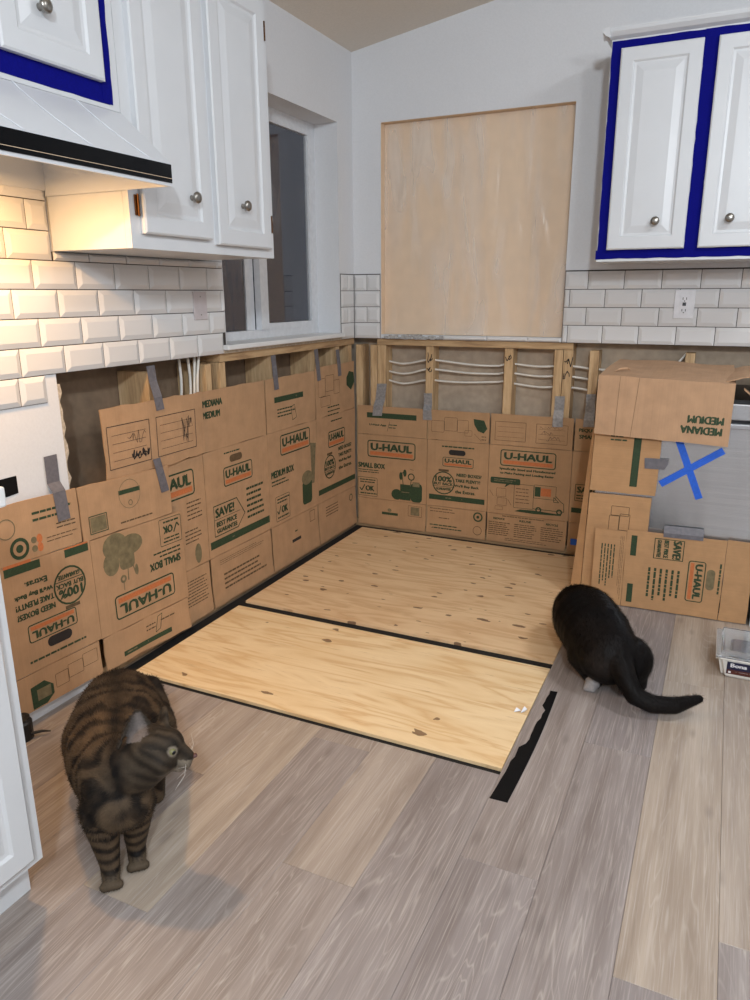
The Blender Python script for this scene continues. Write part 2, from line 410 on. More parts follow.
tile_row(wl, LEFT, 4, -2.75, -1.9375, yl); tile_row(wl, LEFT, 5, -2.75, -1.9375, yl-TW/2); tile_row(wl, LEFT, 6, -2.75, -1.9375, yl, 1.54)
tile_row(wl, LEFT, 4, -1.933, -1.136, yl-.02, 1.361)
tile_row(wl, LEFT, -1, -2.75, -2.012, yl-TW/2+.063)
grout(wl, LEFT, -2.75, ZT, -1.137, 1.361); grout(wl, LEFT, -2.75, 1.361, -1.938, 1.54); grout(wl, LEFT, -2.75, ZT-TH, -2.014, ZT)
for k_ in range(4):
    v0 = ZT+k_*TH
    if k_ % 2: tile(wl, LEFT, -.166, v0, -.092, v0+TH); tile(wl, LEFT, -.092, v0, -.023, v0+TH)
    else: tile(wl, LEFT, -.166, v0, -.023, v0+TH)
    if k_ % 2: tile(wb, BACK, .0145, v0, .088, v0+TH); tile(wb, BACK, .088, v0, .162, v0+TH)
    else: tile(wb, BACK, .0145, v0, .162, v0+TH)
    tile_row(wb, BACK, k_, 1.09, 2.6, 1.114-(TW/2 if k_ % 2 else 0))
grout(wl, LEFT, -.167, ZT, -.0155, ZT+4*TH+.003); grout(wb, BACK, .0155, ZT, .163, ZT+4*TH+.003); grout(wb, BACK, 1.089, ZT, 2.6, ZT+4*TH+.004)
for a, c in ((.505, .73), (.73, .93), (.93, 1.086)): tile(wb, BACK, a, ZT, c, 1.041)
b = bmesh.new()
for i in range(26):
    xa = .19+i*.012; box(xa, -.024-rr.uniform(0, .006), 1.018+rr.uniform(0, .004), xa+.013, -.0, 1.036+rr.uniform(-.006, .008), bm=b)
tag(obj('mortar_strip', b, 'mortar', wb), 'rough grey strip of broken mortar under the opening')
# outlet in the right tiles, blank plate on the left tiles
ou = thing('electrical_outlet', (1.603, -.022, 1.132), 'white electrical outlet with two sockets set in the white tiles', 'outlet')
obj('cover_plate', box(1.562, -.028, 1.132, 1.644, -.0218, 1.252, bev=.0025), 'outlet_plastic', ou)
ins = obj('socket_insert', box(1.585, -.0305, 1.152, 1.621, -.0278, 1.232, bev=.001), 'outlet_plastic', ou)
for zc in (1.168, 1.216):
    for dx in (-.007, .007): obj('slot', box(1.603+dx-.0014, -.0312, zc-.005, 1.603+dx+.0014, -.0304, zc+.005), 'outlet_dark', ins)
    obj('slot', lathe([(.0024, 0), (.0024, .0008)], frameM((1.603, -.0304, zc-.010), *BACK), 10), 'outlet_dark', ins)
obj('test_button', box(1.596, -.0318, 1.186, 1.610, -.0304, 1.200), 'outlet_dark', ins)
bp = thing('cover_plate', (.022, -1.293, 1.15), 'grey blank plate on the white tiles left of the window', 'cover plate')
obj('plate', box(.022, -1.331, 1.152, .0275, -1.256, 1.252, bev=.0015), 'lavender_plate', bp)
for zc in (1.17, 1.234): obj('screw', lathe([(.003, 0), (.0022, .0012)], frameM((.0274, -1.293, zc), *LEFT), 10), 'nickel', bp)

# ------------------------------------------------------------------ window in the left wall
win = bpy.data.objects.new('window_1', None); COL.objects.link(win); win.location = (-.13, -.65, 1.05); tag(win, kind='structure')
fr = bmesh.new()
fx0, fx1 = -.15, -.112
for q in ((fx0, -1.13, 1.052, fx1, -.172, 1.088), (fx0, -1.13, 1.985, fx1, -.172, 2.02), (fx0, -.212, 1.088, fx1, -.172, 1.985), (fx0, -1.13, 1.088, fx1, -1.09, 1.985)): box(*q, bm=fr)
obj('window_frame', fr, 'window_vinyl', win)
sa = bmesh.new()
for q in ((-.135, -.700, 1.088, -.104, -.640, 1.985), (-.135, -.640, 1.088, -.110, -.238, 1.114), (-.135, -.640, 1.962, -.110, -.238, 1.985), (-.135, -.238, 1.088, -.110, -.212, 1.985)): box(*q, bm=sa)
obj('sash_frame', sa, 'window_vinyl', win)
obj('sash_frame', box(-.148, -.765, 1.088, -.137, -.705, 1.985), 'window_vinyl', win)
obj('pane', box(-.126, -.645, 1.106, -.122, -.232, 1.97), 'window_glass', win)
obj('pane', box(-.144, -1.095, 1.086, -.140, -.760, 1.988), 'window_glass', win)
obj('window_sill', box(-.114, -1.155, 1.032, .040, -.168, 1.052, bev=.004), 'white_trim', win)
b = box(.0135, -1.155, 1.019, .017, -.168, 1.031); obj('sill_apron', b, 'gypsum', win)
obj('latch', box(-.104, -.68, 1.52, -.096, -.655, 1.58, bev=.003), 'window_vinyl', win)

# ------------------------------------------------------------------ plastic-covered opening in the back wall
sheet = thing('covering_sheet', (.627, .05, 1.04), 'tan paper and wrinkled clear plastic covering the opening in the back wall', 'plastic sheet')
obj('paper_backing', box(.1675, .034, 1.041, 1.087, .038, 2.0315), 'kraft_paper', sheet)
obj('paper_edge', box(.1662, -.011, 1.041, .1674, .0339, 2.032), 'kraft_paper', sheet)
obj('paper_edge', box(.1676, -.011, 2.0317, 1.087, .0339, 2.0328), 'kraft_paper', sheet)
b = bmesh.new(); nx, nz = 70, 60; G = {}
for i in range(nx+1):
    for j in range(nz+1):
        x_ = .168+.918*i/nx; z_ = 1.043+.987*j/nz
        e = min(1, 6*min(i/nx, 1-i/nx, j/nz, 1-j/nz))
        rid = abs(noise.noise(Vector((x_*7, z_*1.5, 3)))); rid2 = noise.noise(Vector((x_*16+z_*2, z_*3.2, 7)))
        crease = .003*math.exp(-((z_-1.62)/.006)**2)
        G[i, j] = b.verts.new((x_, .028-e*(.020*(1-min(1, rid*4))*.6+.007*rid2+crease), z_))
for i in range(nx):
    for j in range(nz): b.faces.new((G[i, j], G[i+1, j], G[i+1, j+1], G[i, j+1]))
obj('plastic_film', b, 'plastic_film', sheet, smooth=True)

# ------------------------------------------------------------------ cabinets
DOOR = [(0, 0), (0, .016), (.005, .0195), (.046, .0195), (.052, .0145), (.060, .0135), (.084, .0185), (.087, .0190)]
def knob(p, frame, parent):
    M = frameM(p, *frame)
    obj('knob', lathe([(.008, 0), (.0065, .004), (.0055, .011), (.009, .014), (.0155, .018), (.0165, .022), (.014, .0265), (.007, .029)], M), 'nickel', parent, smooth=True)
def door(u0, v0, u1, v1, plane, frame, parent, kn=None, mat='white_paint'):
    U, V, Nn = frame
    o = obj('door', rings_panel(u1-u0, v1-v0, DOOR, frameM(U*u0+V*v0+Nn*plane, *frame)), mat, parent)
    if kn: knob(U*kn[0]+V*kn[1]+Nn*(plane+.0185), frame, o)
    return o
def strip(name, u0, v0, u1, v1, plane, frame, mat, parent, t=.0012, jag=.0015):
    """a length of tape with slightly uneven edges lying on a face"""
    U, V, Nn = frame; b = bmesh.new(); n = max(2, int(max(abs(u1-u0), abs(v1-v0))/.03)); pr = []
    lo, hi = [], []
    for i in range(n+1):
        f_ = i/n
        if abs(u1-u0) > abs(v1-v0): a, c = (u0+(u1-u0)*f_, v0+rr.uniform(-jag, jag)), (u0+(u1-u0)*f_, v1+rr.uniform(-jag, jag))
        else: a, c = (u0+rr.uniform(-jag, jag), v0+(v1-v0)*f_), (u1+rr.uniform(-jag, jag), v0+(v1-v0)*f_)
        lo.append(a); hi.append(c)
    def vv(p, d_): return b.verts.new(U*p[0]+V*p[1]+Nn*(plane+d_))
    A = [(vv(p, 0), vv(p, t)) for p in lo]; B = [(vv(p, 0), vv(p, t)) for p in hi]
    for i in range(n):
        b.faces.new((A[i][1], A[i+1][1], B[i+1][1], B[i][1])); b.faces.new((A[i][0], A[i+1][0], B[i+1][0], B[i][0]))
        b.faces.new((A[i][0], A[i+1][0], A[i+1][1], A[i][1])); b.faces.new((B[i][0], B[i+1][0], B[i+1][1], B[i][1]))
    b.faces.new((A[0][0], A[0][1], B[0][1], B[0][0])); b.faces.new((A[-1][0], A[-1][1], B[-1][1], B[-1][0]))
    return obj(name, b, mat, parent)
# tall-left wall cabinet beside the hood
c1 = thing('wall_cabinet', (.18, -1.6, 1.362), 'white two-door wall cabinet between range hood and window', 'cabinet')
obj('body', box(.0225, -1.935, 1.362, .2945, -1.237, 2.15), 'white_paint', c1)
obj('face_frame', wall_boxes([(.295, -1.935, 1.362, .315, -1.237, 1.41), (.295, -1.935, 2.125, .315, -1.237, 2.15), (.295, -1.935, 1.41, .315, -1.885, 2.125), (.295, -1.285, 1.41, .315, -1.237, 2.125), (.295, -1.61, 1.41, .315, -1.56, 2.125)]), 'white_paint', c1)
door(-1.897, 1.401, -1.602, 2.135, .315, LEFT, c1, (-1.694, 1.511)); door(-1.570, 1.390, -1.273, 2.135, .315, LEFT, c1, (-1.440, 1.513))
for z_ in (1.472, 2.06):
    for y_ in (-1.906, -1.2535):
        h = obj('hinge', box(.316, y_-.009, z_-.026, .3195, y_+.002, z_+.026, bev=.001), 'bronze', c1)
        obj('pin', tube([(.322, y_, z_-.028), (.322, y_, z_+.028)], .003, seg=8), 'bronze', h)
# cabinet above the hood
c2 = thing('wall_cabinet', (.18, -2.33, 1.690), 'white wall cabinet over the range hood, door framed in blue tape', 'cabinet')
obj('body', box(.0225, -2.697, 1.690, .2945, -1.9365, 2.15), 'white_paint', c2)
obj('face_frame', wall_boxes([(.295, -2.697, 1.690, .315, -1.9365, 1.745), (.295, -2.697, 2.11, .315, -1.9365, 2.15), (.295, -1.995, 1.745, .315, -1.9365, 2.11), (.295, -2.697, 1.745, .315, -2.65, 2.11), (.295, -2.35, 1.745, .315, -2.295, 2.11)]), 'white_paint', c2)
door(-2.292, 1.746, -1.996, 2.12, .315, LEFT, c2, (-2.180, 1.852)); door(-2.65, 1.746, -2.352, 2.12, .315, LEFT, c2, (-2.47, 1.852))
for q in ((-2.69, 1.700, -1.970, 1.748), (-1.995, 1.702, -1.961, 2.14), (-2.352, 1.748, -2.291, 2.14)): strip('masking_tape', *q, .3152+(.0011 if q[3]-q[1] > .1 else 0), LEFT, 'blue_tape', c2, t=.001)
# right wall cabinet
c3 = thing('wall_cabinet', (1.62, -.16, 1.362), 'white wall cabinet with crown molding, doors framed in blue tape, above outlet', 'cabinet')
obj('body', box(1.27, -.309, 1.362, 1.975, -.0225, 2.155), 'white_paint', c3)
obj('face_frame', wall_boxes([(1.27, -.33, 1.362, 1.975, -.309, 1.41), (1.27, -.33, 2.115, 1.975, -.309, 2.155), (1.27, -.33, 1.41, 1.312, -.309, 2.115), (1.59, -.33, 1.41, 1.645, -.309, 2.115), (1.93, -.33, 1.41, 1.975, -.309, 2.115)]), 'white_paint', c3)
door(1.309, 1.406, 1.595, 2.120, .33, BACK, c3, (1.485, 1.506)); door(1.644, 1.406, 1.930, 2.120, .33, BACK, c3, (1.745, 1.506))
for q in ((1.266, 1.372, 1.975, 1.405), (1.272, 1.40, 1.3085, 2.150), (1.5955, 1.40, 1.6435, 2.150), (1.29, 2.1205, 1.975, 2.150), (1.9305, 1.40, 1.966, 2.150)): strip('masking_tape', *q, .3302+(.0011 if q[3]-q[1] > .1 else 0), BACK, 'blue_tape', c3, t=.001)
b = prism([(1.268, 2.155), (1.262, 2.158), (1.252, 2.163), (1.240, 2.176), (1.238, 2.186), (1.268, 2.186)], 'y', -.365, -.0225)
prism([(-.3305, 2.155), (-.337, 2.158), (-.347, 2.163), (-.359, 2.176), (-.362, 2.186), (-.3305, 2.186)], 'x', 1.24, 1.975, b)
box(1.242, -.362, 2.186, 1.975, -.0225, 2.19, bm=b)
obj('crown_molding', b, 'white_paint', c3)
# left base cabinet at the camera side of the range gap
c4 = thing('base_cabinet', (.3, -2.95, 0), 'white base cabinet at the left edge, beside the tabby cat', 'cabinet')
obj('body', box(.0135, -3.45, .10, .580, -2.675, .87), 'white_paint', c4)
obj('toe_kick', box(.0135, -3.45, .001, .550, -2.678, .099), 'white_paint', c4)
obj('face_frame', wall_boxes([(.5805, -3.45, .10, .600, -2.675, .135), (.5805, -3.45, .84, .600, -2.675, .87), (.5805, -2.715, .135, .600, -2.675, .84), (.5805, -3.45, .135, .600, -3.40, .84)]), 'white_paint', c4)
door(-3.06, .125, -2.705, .70, .600, LEFT, c4, (-2.98, .62))
b = rings_panel(.355, .12, [(0, 0), (0, .016), (.005, .0195), (.02, .0195)], frameM((.6, -3.06, .715), *LEFT)); dr = obj('drawer', b, 'white_paint', c4)
ct = tag(obj('countertop', box(.0135, -3.47, .871, .635, -2.665, .909, bev=.004), 'white_trim'), 'pale countertop on the left base cabinet', 'countertop')
# base cabinet right of the dishwasher
c5 = thing('base_cabinet', (2.28, -.3, 0), 'white base cabinet side at the right edge, beside the dishwasher', 'cabinet')
obj('body', box(1.985, -.58, .0, 2.6, -.001, .87), 'white_paint', c5)
door(2.02, .12, 2.30, .84, .58, BACK, c5); door(2.31, .12, 2.58, .84, .58, BACK, c5)

# ------------------------------------------------------------------ range hood
hd = thing('range_hood', (.24, -2.33, 1.505), 'white range hood with black control band and warm lit underside', 'range hood')
hy0, hy1, t = -2.697, -1.9375, .004
b = bmesh.new()
prof = [(.0235, 1.688), (.318, 1.688), (.467, 1.559), (.467, 1.505)]
inner = [(.0235, 1.684), (.316, 1.684), (.462, 1.557), (.462, 1.505)]
prism(prof+inner[::-1], 'y', hy0, hy1, b)
side = [(.0235, 1.506), (.0235, 1.681), (.320, 1.681), (.462, 1.557), (.462, 1.506)]
prism(side, 'y', hy1-.004, hy1-.0005, b); prism(side, 'y', hy0+.0005, hy0+.004, b)
box(.0225, hy0+.004, 1.52, .0265, hy1-.004, 1.681, bm=b)
obj('shell', b, 'hood_enamel', hd)
obj('control_band', box(.4672, hy0+.004, 1.513, .4695, hy1-.003, 1.556), 'black_glass', hd)
obj('trim_line', box(.4694, hy0+.004, 1.5225, .4699, hy1-.003, 1.5235), 'kraft_paper', hd)
def slope_pt(yy, s): return (.318+.149*s+.0012, yy, 1.688-.129*s+.0012)
for y0_, y1_ in ((-2.265, -2.20), (-2.085, -2.012), (-2.46, -2.38)):
    obj('embossed_line', tube([slope_pt(y0_+(y1_-y0_)*q**1.8, q) for q in [i/10 for i in range(11)]], .0011, seg=6), 'hood_line', hd)
lampc = obj('lamp', lathe([(.03, 0), (.03, .012), (.026, .03), (.014, .042)], frameM((.25, -2.30, 1.60), Vector((1, 0, 0)), Vector((0, -1, 0)), Vector((0, 0, -1)))), 'bulb_glow', hd, smooth=True)
obj('lamp_socket', lathe([(.032, 0), (.032, .078)], frameM((.25, -2.30, 1.601), Vector((1, 0, 0)), Vector((0, 1, 0)), Vector((0, 0, 1)))), 'hood_enamel', hd)
lp = bpy.data.lights.new('hood_lamp_light', 'AREA'); lp.shape = 'DISK'; lp.size = .07; lp.energy = 7.0; lp.color = (1, .57, .22)
lo_ = bpy.data.objects.new('hood_lamp_light', lp); COL.objects.link(lo_); lo_.location = (.25, -2.30, 1.552)

# ------------------------------------------------------------------ cardboard sheets with their printing
def text_bm(s):
    cu = bpy.data.curves.new('t', 'FONT'); cu.body = s; cu.resolution_u = 2; cu.fill_mode = 'FRONT' if hasattr(cu, 'fill_mode') else cu.fill_mode
    o = bpy.data.objects.new('t', cu); COL.objects.link(o)
    dg = bpy.context.evaluated_depsgraph_get(); me = o.evaluated_get(dg).to_mesh()
    b = bmesh.new(); b.from_mesh(me); o.evaluated_get(dg).to_mesh_clear()
    bpy.data.objects.remove(o); bpy.data.curves.remove(cu); return b
TXT = {}
def text_data(s):
    if s not in TXT:
        b = text_bm(s); xs = [v_.co.x for v_ in b.verts]; ys = [v_.co.y for v_ in b.verts]
        x0, x1, y0, y1 = min(xs), max(xs), min(ys), max(ys); b.verts.index_update()
        TXT[s] = ([((v_.co.x-x0)/(x1-x0), (v_.co.y-y0)/(y1-y0)) for v_ in b.verts], [[v_.index for v_ in f_.verts] for f_ in b.faces]); b.free()
    return TXT[s]
INK = {'g': 'ink_green', 'o': 'ink_orange', 'k': 'ink_black', 'f': 'ink_faded', 'b': 'ink_brown'}
class Sheet:
    """a cardboard face: u to the viewer's right, v up, n out of the face"""
    def __init__(s, parent, frame, warp=None, mat='card_left', thick=.004):
        s.p, s.fr, s.w, s.mat, s.t = parent, frame, warp or (lambda u_, v_, n_: (u_, v_, n_)), mat, thick
        s.items = []; s.depth = 0; s.T = (0, 0, 0); s.seed = random.Random(11)
    def P(s, u_, v_, n_):
        u_, v_, n_ = s.w(u_, v_, n_); U, V, Nn = s.fr; return U*u_+V*v_+Nn*n_
    def piece(s, name, u0, v0, u1, v1, rag=0.0, extra=None):
        nu, nv = max(2, int((u1-u0)/.05)), max(2, int((v1-v0)/.05)); b = bmesh.new(); F = {}
        ex = extra or (lambda a, c: 0)
        for i in range(nu+1):
            for j in range(nv+1):
                uu, vv = u0+(u1-u0)*i/nu, v0+(v1-v0)*j/nv
                du = s.seed.uniform(-rag, rag) if i in (0, nu) else 0; dv = s.seed.uniform(-rag, rag) if j in (0, nv) else 0
                for k2, nn in enumerate((0, s.t)): F[i, j, k2] = b.verts.new(s.P(uu+du, vv+dv, nn+ex(uu, vv)))
        for i in range(nu):
            for j in range(nv):
                for k2 in (0, 1): b.faces.new((F[i, j, k2], F[i+1, j, k2], F[i+1, j+1, k2], F[i, j+1, k2]))
        for i in range(nu):
            for j in (0, nv): b.faces.new((F[i, j, 0], F[i+1, j, 0], F[i+1, j, 1], F[i, j, 1]))
        for j in range(nv):
            for i in (0, nu): b.faces.new((F[i, j, 0], F[i, j+1, 0], F[i, j+1, 1], F[i, j, 1]))
        return obj(name, b, s.mat, s.p)
    def at(s, cu, cv, rot=0): s.T = (cu, cv, math.radians(rot)); return s
    def loc(s, a, c):
        cu, cv, r_ = s.T; return cu+a*math.cos(r_)-c*math.sin(r_), cv+a*math.sin(r_)+c*math.cos(r_)
    def begin(s, name, kind=None):
        """start a new printed item unless one is already open"""
        if s.depth == 0: s.items.append([name, kind, {}])
    def layer(s, col):
        d_ = s.items[-1][2]
        if col not in d_: d_[col] = bmesh.new()
        return d_[col]
    def open(s, name, kind=None): s.begin(name, kind); s.depth += 1; return s
    def close(s): s.depth -= 1
    def face(s, pts, col, lift=.0006):
        s.begin('printed_shape'); b = s.layer(col)
        vs = [b.verts.new(s.P(*s.loc(*p), s.t+lift)) for p in pts]
        if len(set(vs)) > 2: b.faces.new(vs)
    def rect(s, a0, c0, a1, c1, col='g', lift=.0006):
        s.open('printed_bar'); n = max(1, int(abs(a1-a0)/.06))
        for i in range(n):
            x, y = a0+(a1-a0)*i/n, a0+(a1-a0)*(i+1)/n
            s.face([(x, c0), (y, c0), (y, c1), (x, c1)], col, lift)
        s.close()
    def txt(s, t_, a, c, w_, h_, col='g', rot=0, lift=.0008, bold=1):
        s.begin('lettering'); vs, fs = text_data(t_); b = s.layer(col); r_ = math.radians(rot)
        e_ = h_*.075*bold
        for pn, (dx, dy) in enumerate(((-e_, 0), (e_, e_*.6), (0, -e_*.6))):      # overprinted three times for a bold face
            V = []
            for x, y in vs:
                x, y = (x-.5)*(w_-2*e_)+dx, (y-.5)*(h_-1.2*e_)+dy
                V.append(b.verts.new(s.P(*s.loc(a+x*math.cos(r_)-y*math.sin(r_), c+x*math.sin(r_)+y*math.cos(r_)), s.t+lift+pn*.00005)))
            for f_ in fs:
                try: b.faces.new([V[i] for i in f_])
                except ValueError: pass
    def loop(s, outer, inner, col, lift=.0007):
        s.open('printed_outline'); n = len(outer)
        for i in range(n): s.face([outer[i], outer[(i+1) % n], inner[(i+1) % n], inner[i]], col, lift)
        s.close()
    @staticmethod
    def rr(a0, c0, a1, c1, rad, k_=4):
        out = []
        for cx, cy, st in ((a1-rad, c1-rad, 0), (a0+rad, c1-rad, 90), (a0+rad, c0+rad, 180), (a1-rad, c0+rad, 270)):
            for i in range(k_+1):
                an = math.radians(st+90*i/k_); out.append((cx+rad*math.cos(an), cy+rad*math.sin(an)))
        return out
    def frame(s, a0, c0, a1, c1, t_=.003, rad=.012, col='g'):
        s.loop(s.rr(a0, c0, a1, c1, rad), s.rr(a0+t_, c0+t_, a1-t_, c1-t_, max(.0005, rad-t_)), col)
    def disc(s, a, c, ra, rc=None, col='g', n=16, lift=.0006): s.face([(a+ra*math.cos(6.2832*i/n), c+(rc or ra)*math.sin(6.2832*i/n)) for i in range(n)], col, lift)
    def ring(s, a, c, r1, r0, col='g', n=22): s.loop([(a+r1*math.cos(6.2832*i/n), c+r1*math.sin(6.2832*i/n)) for i in range(n)], [(a+r0*math.cos(6.2832*i/n), c+r0*math.sin(6.2832*i/n)) for i in range(n)], col)
    def line(s, pts, t_=.0012, col='k'):
        s.open('printed_line')
        for (x0, y0), (x1, y1) in zip(pts[:-1], pts[1:]):
            L = math.hypot(x1-x0, y1-y0) or 1e-6; dx, dy = -(y1-y0)/L*t_/2, (x1-x0)/L*t_/2
            s.face([(x0-dx, y0-dy), (x1-dx, y1-dy), (x1+dx, y1+dy), (x0+dx, y0+dy)], col)
        s.close()
    def dashes(s, a0, c0, a1, c1, rows, col='b', fill=.45):
        """rows of print too small to read"""
        s.open('fine_print', 'stuff'); hgt = (c1-c0)/rows; fill *= .8
        for i in range(rows):
            x = a0; end = a1-s.seed.uniform(0, .25)*(a1-a0)
            while x < end:
                wd = s.seed.uniform(.008, .028); s.rect(x, c0+hgt*(i+.5-fill/2), min(x+wd, end), c0+hgt*(i+.5+fill/2), col); x += wd+.0028
        s.close()
    def scribble(s, a0, c0, a1, c1, n, col='k', t_=.0013):
        pts = []
        for i in range(n): pts.append((a0+(a1-a0)*i/(n-1)+s.seed.uniform(-.006, .006), s.seed.uniform(c0, c1)))
        s.open('handwriting'); s.line(pts, t_, col); s.close()
    def logo(s, a0, c0, a1, c1):
        s.open('logo', 'stuff'); w_, h_ = a1-a0, c1-c0; t_ = h_*.06
        s.frame(a0, c0, a1, c1, t_, h_*.17)
        s.txt('U-HAUL', a0+w_*.5, c0+h_*.62, w_*.87, h_*.45, bold=1.15)
        s.rect(a0+w_*.055, c0+h_*.13, a1-w_*.055, c0+h_*.34, 'o'); s.close()
    def hole(s, a, c, w_, h_, col='k'):  # flat patch, no opening; its colour stands in for the dark inside
        s.begin('painted_hole'); s.face_in = 1
        s.depth += 1; s.face(s.rr(a-w_/2, c-h_/2, a+w_/2, c+h_/2, h_*.48, 5), col, .0009); s.depth -= 1
    def badge(s, a, c, R):
        s.open('badge', 'stuff'); s.ring(a, c, R, R*.90); s.rect(a-R*.95, c-R*.33, a+R*.95, c-R*.29)
        s.txt('100%', a, c+R*.34, R*1.5, R*.52); s.txt('BUY BACK', a, c-R*.08, R*1.7, R*.26); s.txt('GUARANTEE', a, c-R*.52, R*1.35, R*.24)
        s.rect(a-R*.45, c+R*1.0, a+R*.45, c+R*1.18, 'b'); s.close()
    def okbox(s, a0, c0, a1, c1):
        s.open('badge', 'stuff'); w_, h_ = a1-a0, c1-c0; s.frame(a0, c0, a1, c1, .0022, .006)
        s.txt('OK', a0+w_*.62, c0+h_*.42, w_*.46, h_*.30); s.line([(a0+w_*.10, c0+h_*.42), (a0+w_*.2, c0+h_*.28), (a0+w_*.36, c0+h_*.60)], .006, 'g')
        s.dashes(a0+w_*.12, c0+h_*.68, a1-w_*.02, c0+h_*.93, 2, 'g', .55); s.dashes(a0+w_*.12, c0+h_*.06, a1, c0+h_*.22, 1, 'g', .5); s.close()
    def done(s):
        for name, kind, layers in s.items:
            b = bmesh.new(); mats = []
            for ci, (c_, lb) in enumerate(layers.items()):
                n0 = len(b.faces); join(b, lb); lb.free(); b.faces.ensure_lookup_table(); mats.append(INK[c_])
                for f_ in b.faces[n0:]: f_.material_index = ci
            o = obj(name, b, mats[0], s.p)
            for m_ in mats[1:]: o.data.materials.append(MAT[m_])
            if kind: o['kind'] = kind
        s.items = []
def tape_on(sh, name, pts, mat, lift, t_=.0012):
    """tape strip from a list of (u, v, n) centre points on the sheet, width per point"""
    b = bmesh.new(); R = []
    for (u_, v_, n_, wd) in pts:
        R.append([b.verts.new(sh.P(u_-wd/2, v_, n_+lift)), b.verts.new(sh.P(u_+wd/2, v_+.002, n_+lift)), b.verts.new(sh.P(u_+wd/2, v_+.002, n_+lift+t_)), b.verts.new(sh.P(u_-wd/2, v_, n_+lift+t_))])
    for i in range(len(R)-1):
        for q in range(4): b.faces.new((R[i][q], R[i][(q+1) % 4], R[i+1][(q+1) % 4], R[i+1][q]))
    b.faces.new(R[0]); b.faces.new(R[-1]); return obj(name, b, mat, sh.p)

# ---- panel designs, in panel coordinates with the lower-left corner of the body panel at (0, 0)
def small_front(s):        # .415 x .35
    s.logo(.064, .240, .345, .333); s.txt('SMALL BOX', .088, .192, .162, .030); s.dashes(.008, .148, .165, .172, 2, 'g', .5)
    s.okbox(.004, .018, .122, .124)
    s.open('picture', 'stuff')
    s.disc(.238, .045, .032, .030, 'g'); s.rect(.258, .018, .318, .105, 'g'); s.face(s.rr(.318, .012, .385, .118, .022), 'g', .0007)
    s.rect(.330, .098, .370, .124, 'f', .0009); s.line([(.275, .105), (.268, .165), (.280, .175)], .004, 'g'); s.disc(.262, .150, .010, .022, 'g'); s.disc(.285, .168, .010, .020, 'g')
    s.ring(.322, .150, .020, .014, 'g'); s.line([(.322, .13), (.318, .105)], .004, 'g'); s.rect(.265, .06, .312, .064, 'f', .0009); s.line([(.315, .192), (.335, .188)], .002, 'g'); s.close()
def small_side(s):         # .33 x .345
    s.dashes(.075, .312, .255, .322, 1, 'g', .9); s.hole(.158, .288, .090, .028)
    s.logo(.080, .212, .247, .262); s.badge(.087, .122, .062)
    for i, q in enumerate(('NEED BOXES?', 'TAKE PLENTY!', "We'll Buy Back", 'the Extras.')): s.txt(q, .225-.006*i, .172-.030*i, .135-.012*(i > 2)*2, .018)
    s.rect(.008, .028, .312, .056, 'g'); s.dashes(.1, .038, .22, .046, 1, 'f', .8)
def medium_front(s):       # .43 x .435
    s.logo(.100, .310, .365, .405); s.txt('MEDIUM BOX', .115, .236, .195, .034); s.dashes(.02, .180, .17, .212, 2, 'g', .5)
    s.okbox(.045, .012, .165, .130)
    s.open('picture', 'stuff'); s.face(s.rr(.285, .03, .375, .15, .02), 'g'); s.face([(.375, .12), (.40, .12), (.42, .315), (.365, .325)], 'f', .0009); s.disc(.33, .16, .05, .035, 'f', 16, .0008); s.close()
def medium_side(s):        # .45 x .425
    s.dashes(.13, .398, .27, .406, 1, 'g', .9); s.hole(.208, .374, .085, .030, 'b')
    s.logo(.120, .265, .320, .345)
    s.open('badge', 'stuff'); s.loop([(.04, .075), (.20, .075), (.255, .125), (.20, .205), (.04, .205)], [(.043, .079), (.198, .079), (.250, .125), (.198, .201), (.043, .201)], 'g')
    s.txt('SAVE!', .115, .172, .13, .040); s.line([(.045, .145), (.22, .145)], .002, 'g'); s.txt('BEST PRICE', .125, .124, .14, .022); s.txt('GUARANTEE', .125, .096, .14, .020); s.close()
    s.dashes(.27, .085, .41, .235, 6, 'g', .5)
    s.rect(.01, .030, .435, .062, 'g'); s.dashes(.15, .042, .30, .050, 1, 'f', .8)

# ---- far blank along the left wall (medium box opened flat, four panels)
fb = thing('flattened_box', (.012, -.92, 0), 'long flattened medium moving box along the left wall, in the corner below the window', 'cardboard box', 'flattened moving boxes')
sf = Sheet(fb, LEFT, lambda u_, v_, n_: (u_, v_, n_+.010+.003*noise.noise(Vector((u_*3, v_*4, 1)))+.010*max(0, 1-v_/.22)**2), 'card_left')
PF = [(-1.82, -1.325), (-1.322, -.880), (-.877, -.448), (-.445, -.024)]
bow = lambda a, c: .006*noise.noise(Vector((a*5, c*5, 9)))
for i, (a, c) in enumerate(PF):
    sf.piece('panel', a, .222, c, .652)
    sf.piece('flap', a+.004, .010, c-.004, .220, .0015)
    if i: sf.piece('flap', a+.003, .654, c-.003, .888+.012*(i == 3), .002, (lambda q, z_: .0) )
fl = sf.piece('flap', -1.822, .656, -1.318, .892, .004, lambda q, z_: .008+.005*math.sin((q+1.8)*6))
sf.at(-1.322, .226); medium_side(sf)
sf.at(-.877, .225); medium_front(sf)
sf.at(-.445, .225); sf.dashes(.15, .392, .30, .400, 1, 'g', .9); sf.logo(.118, .262, .302, .345); sf.badge(.130, .165, .062)
for i, q in enumerate(('NEED BOXES?', 'TAKE PLENTY!', "We'll Buy Back", 'the Extras.')): sf.txt(q, .300, .240-.034*i, .150, .020)
sf.rect(.01, .038, .415, .066, 'g')
sf.at(-1.322, .654); sf.txt('MEDIANA', .075, .186, .125, .028); sf.txt('MEDIUM', .065, .142, .11, .028)
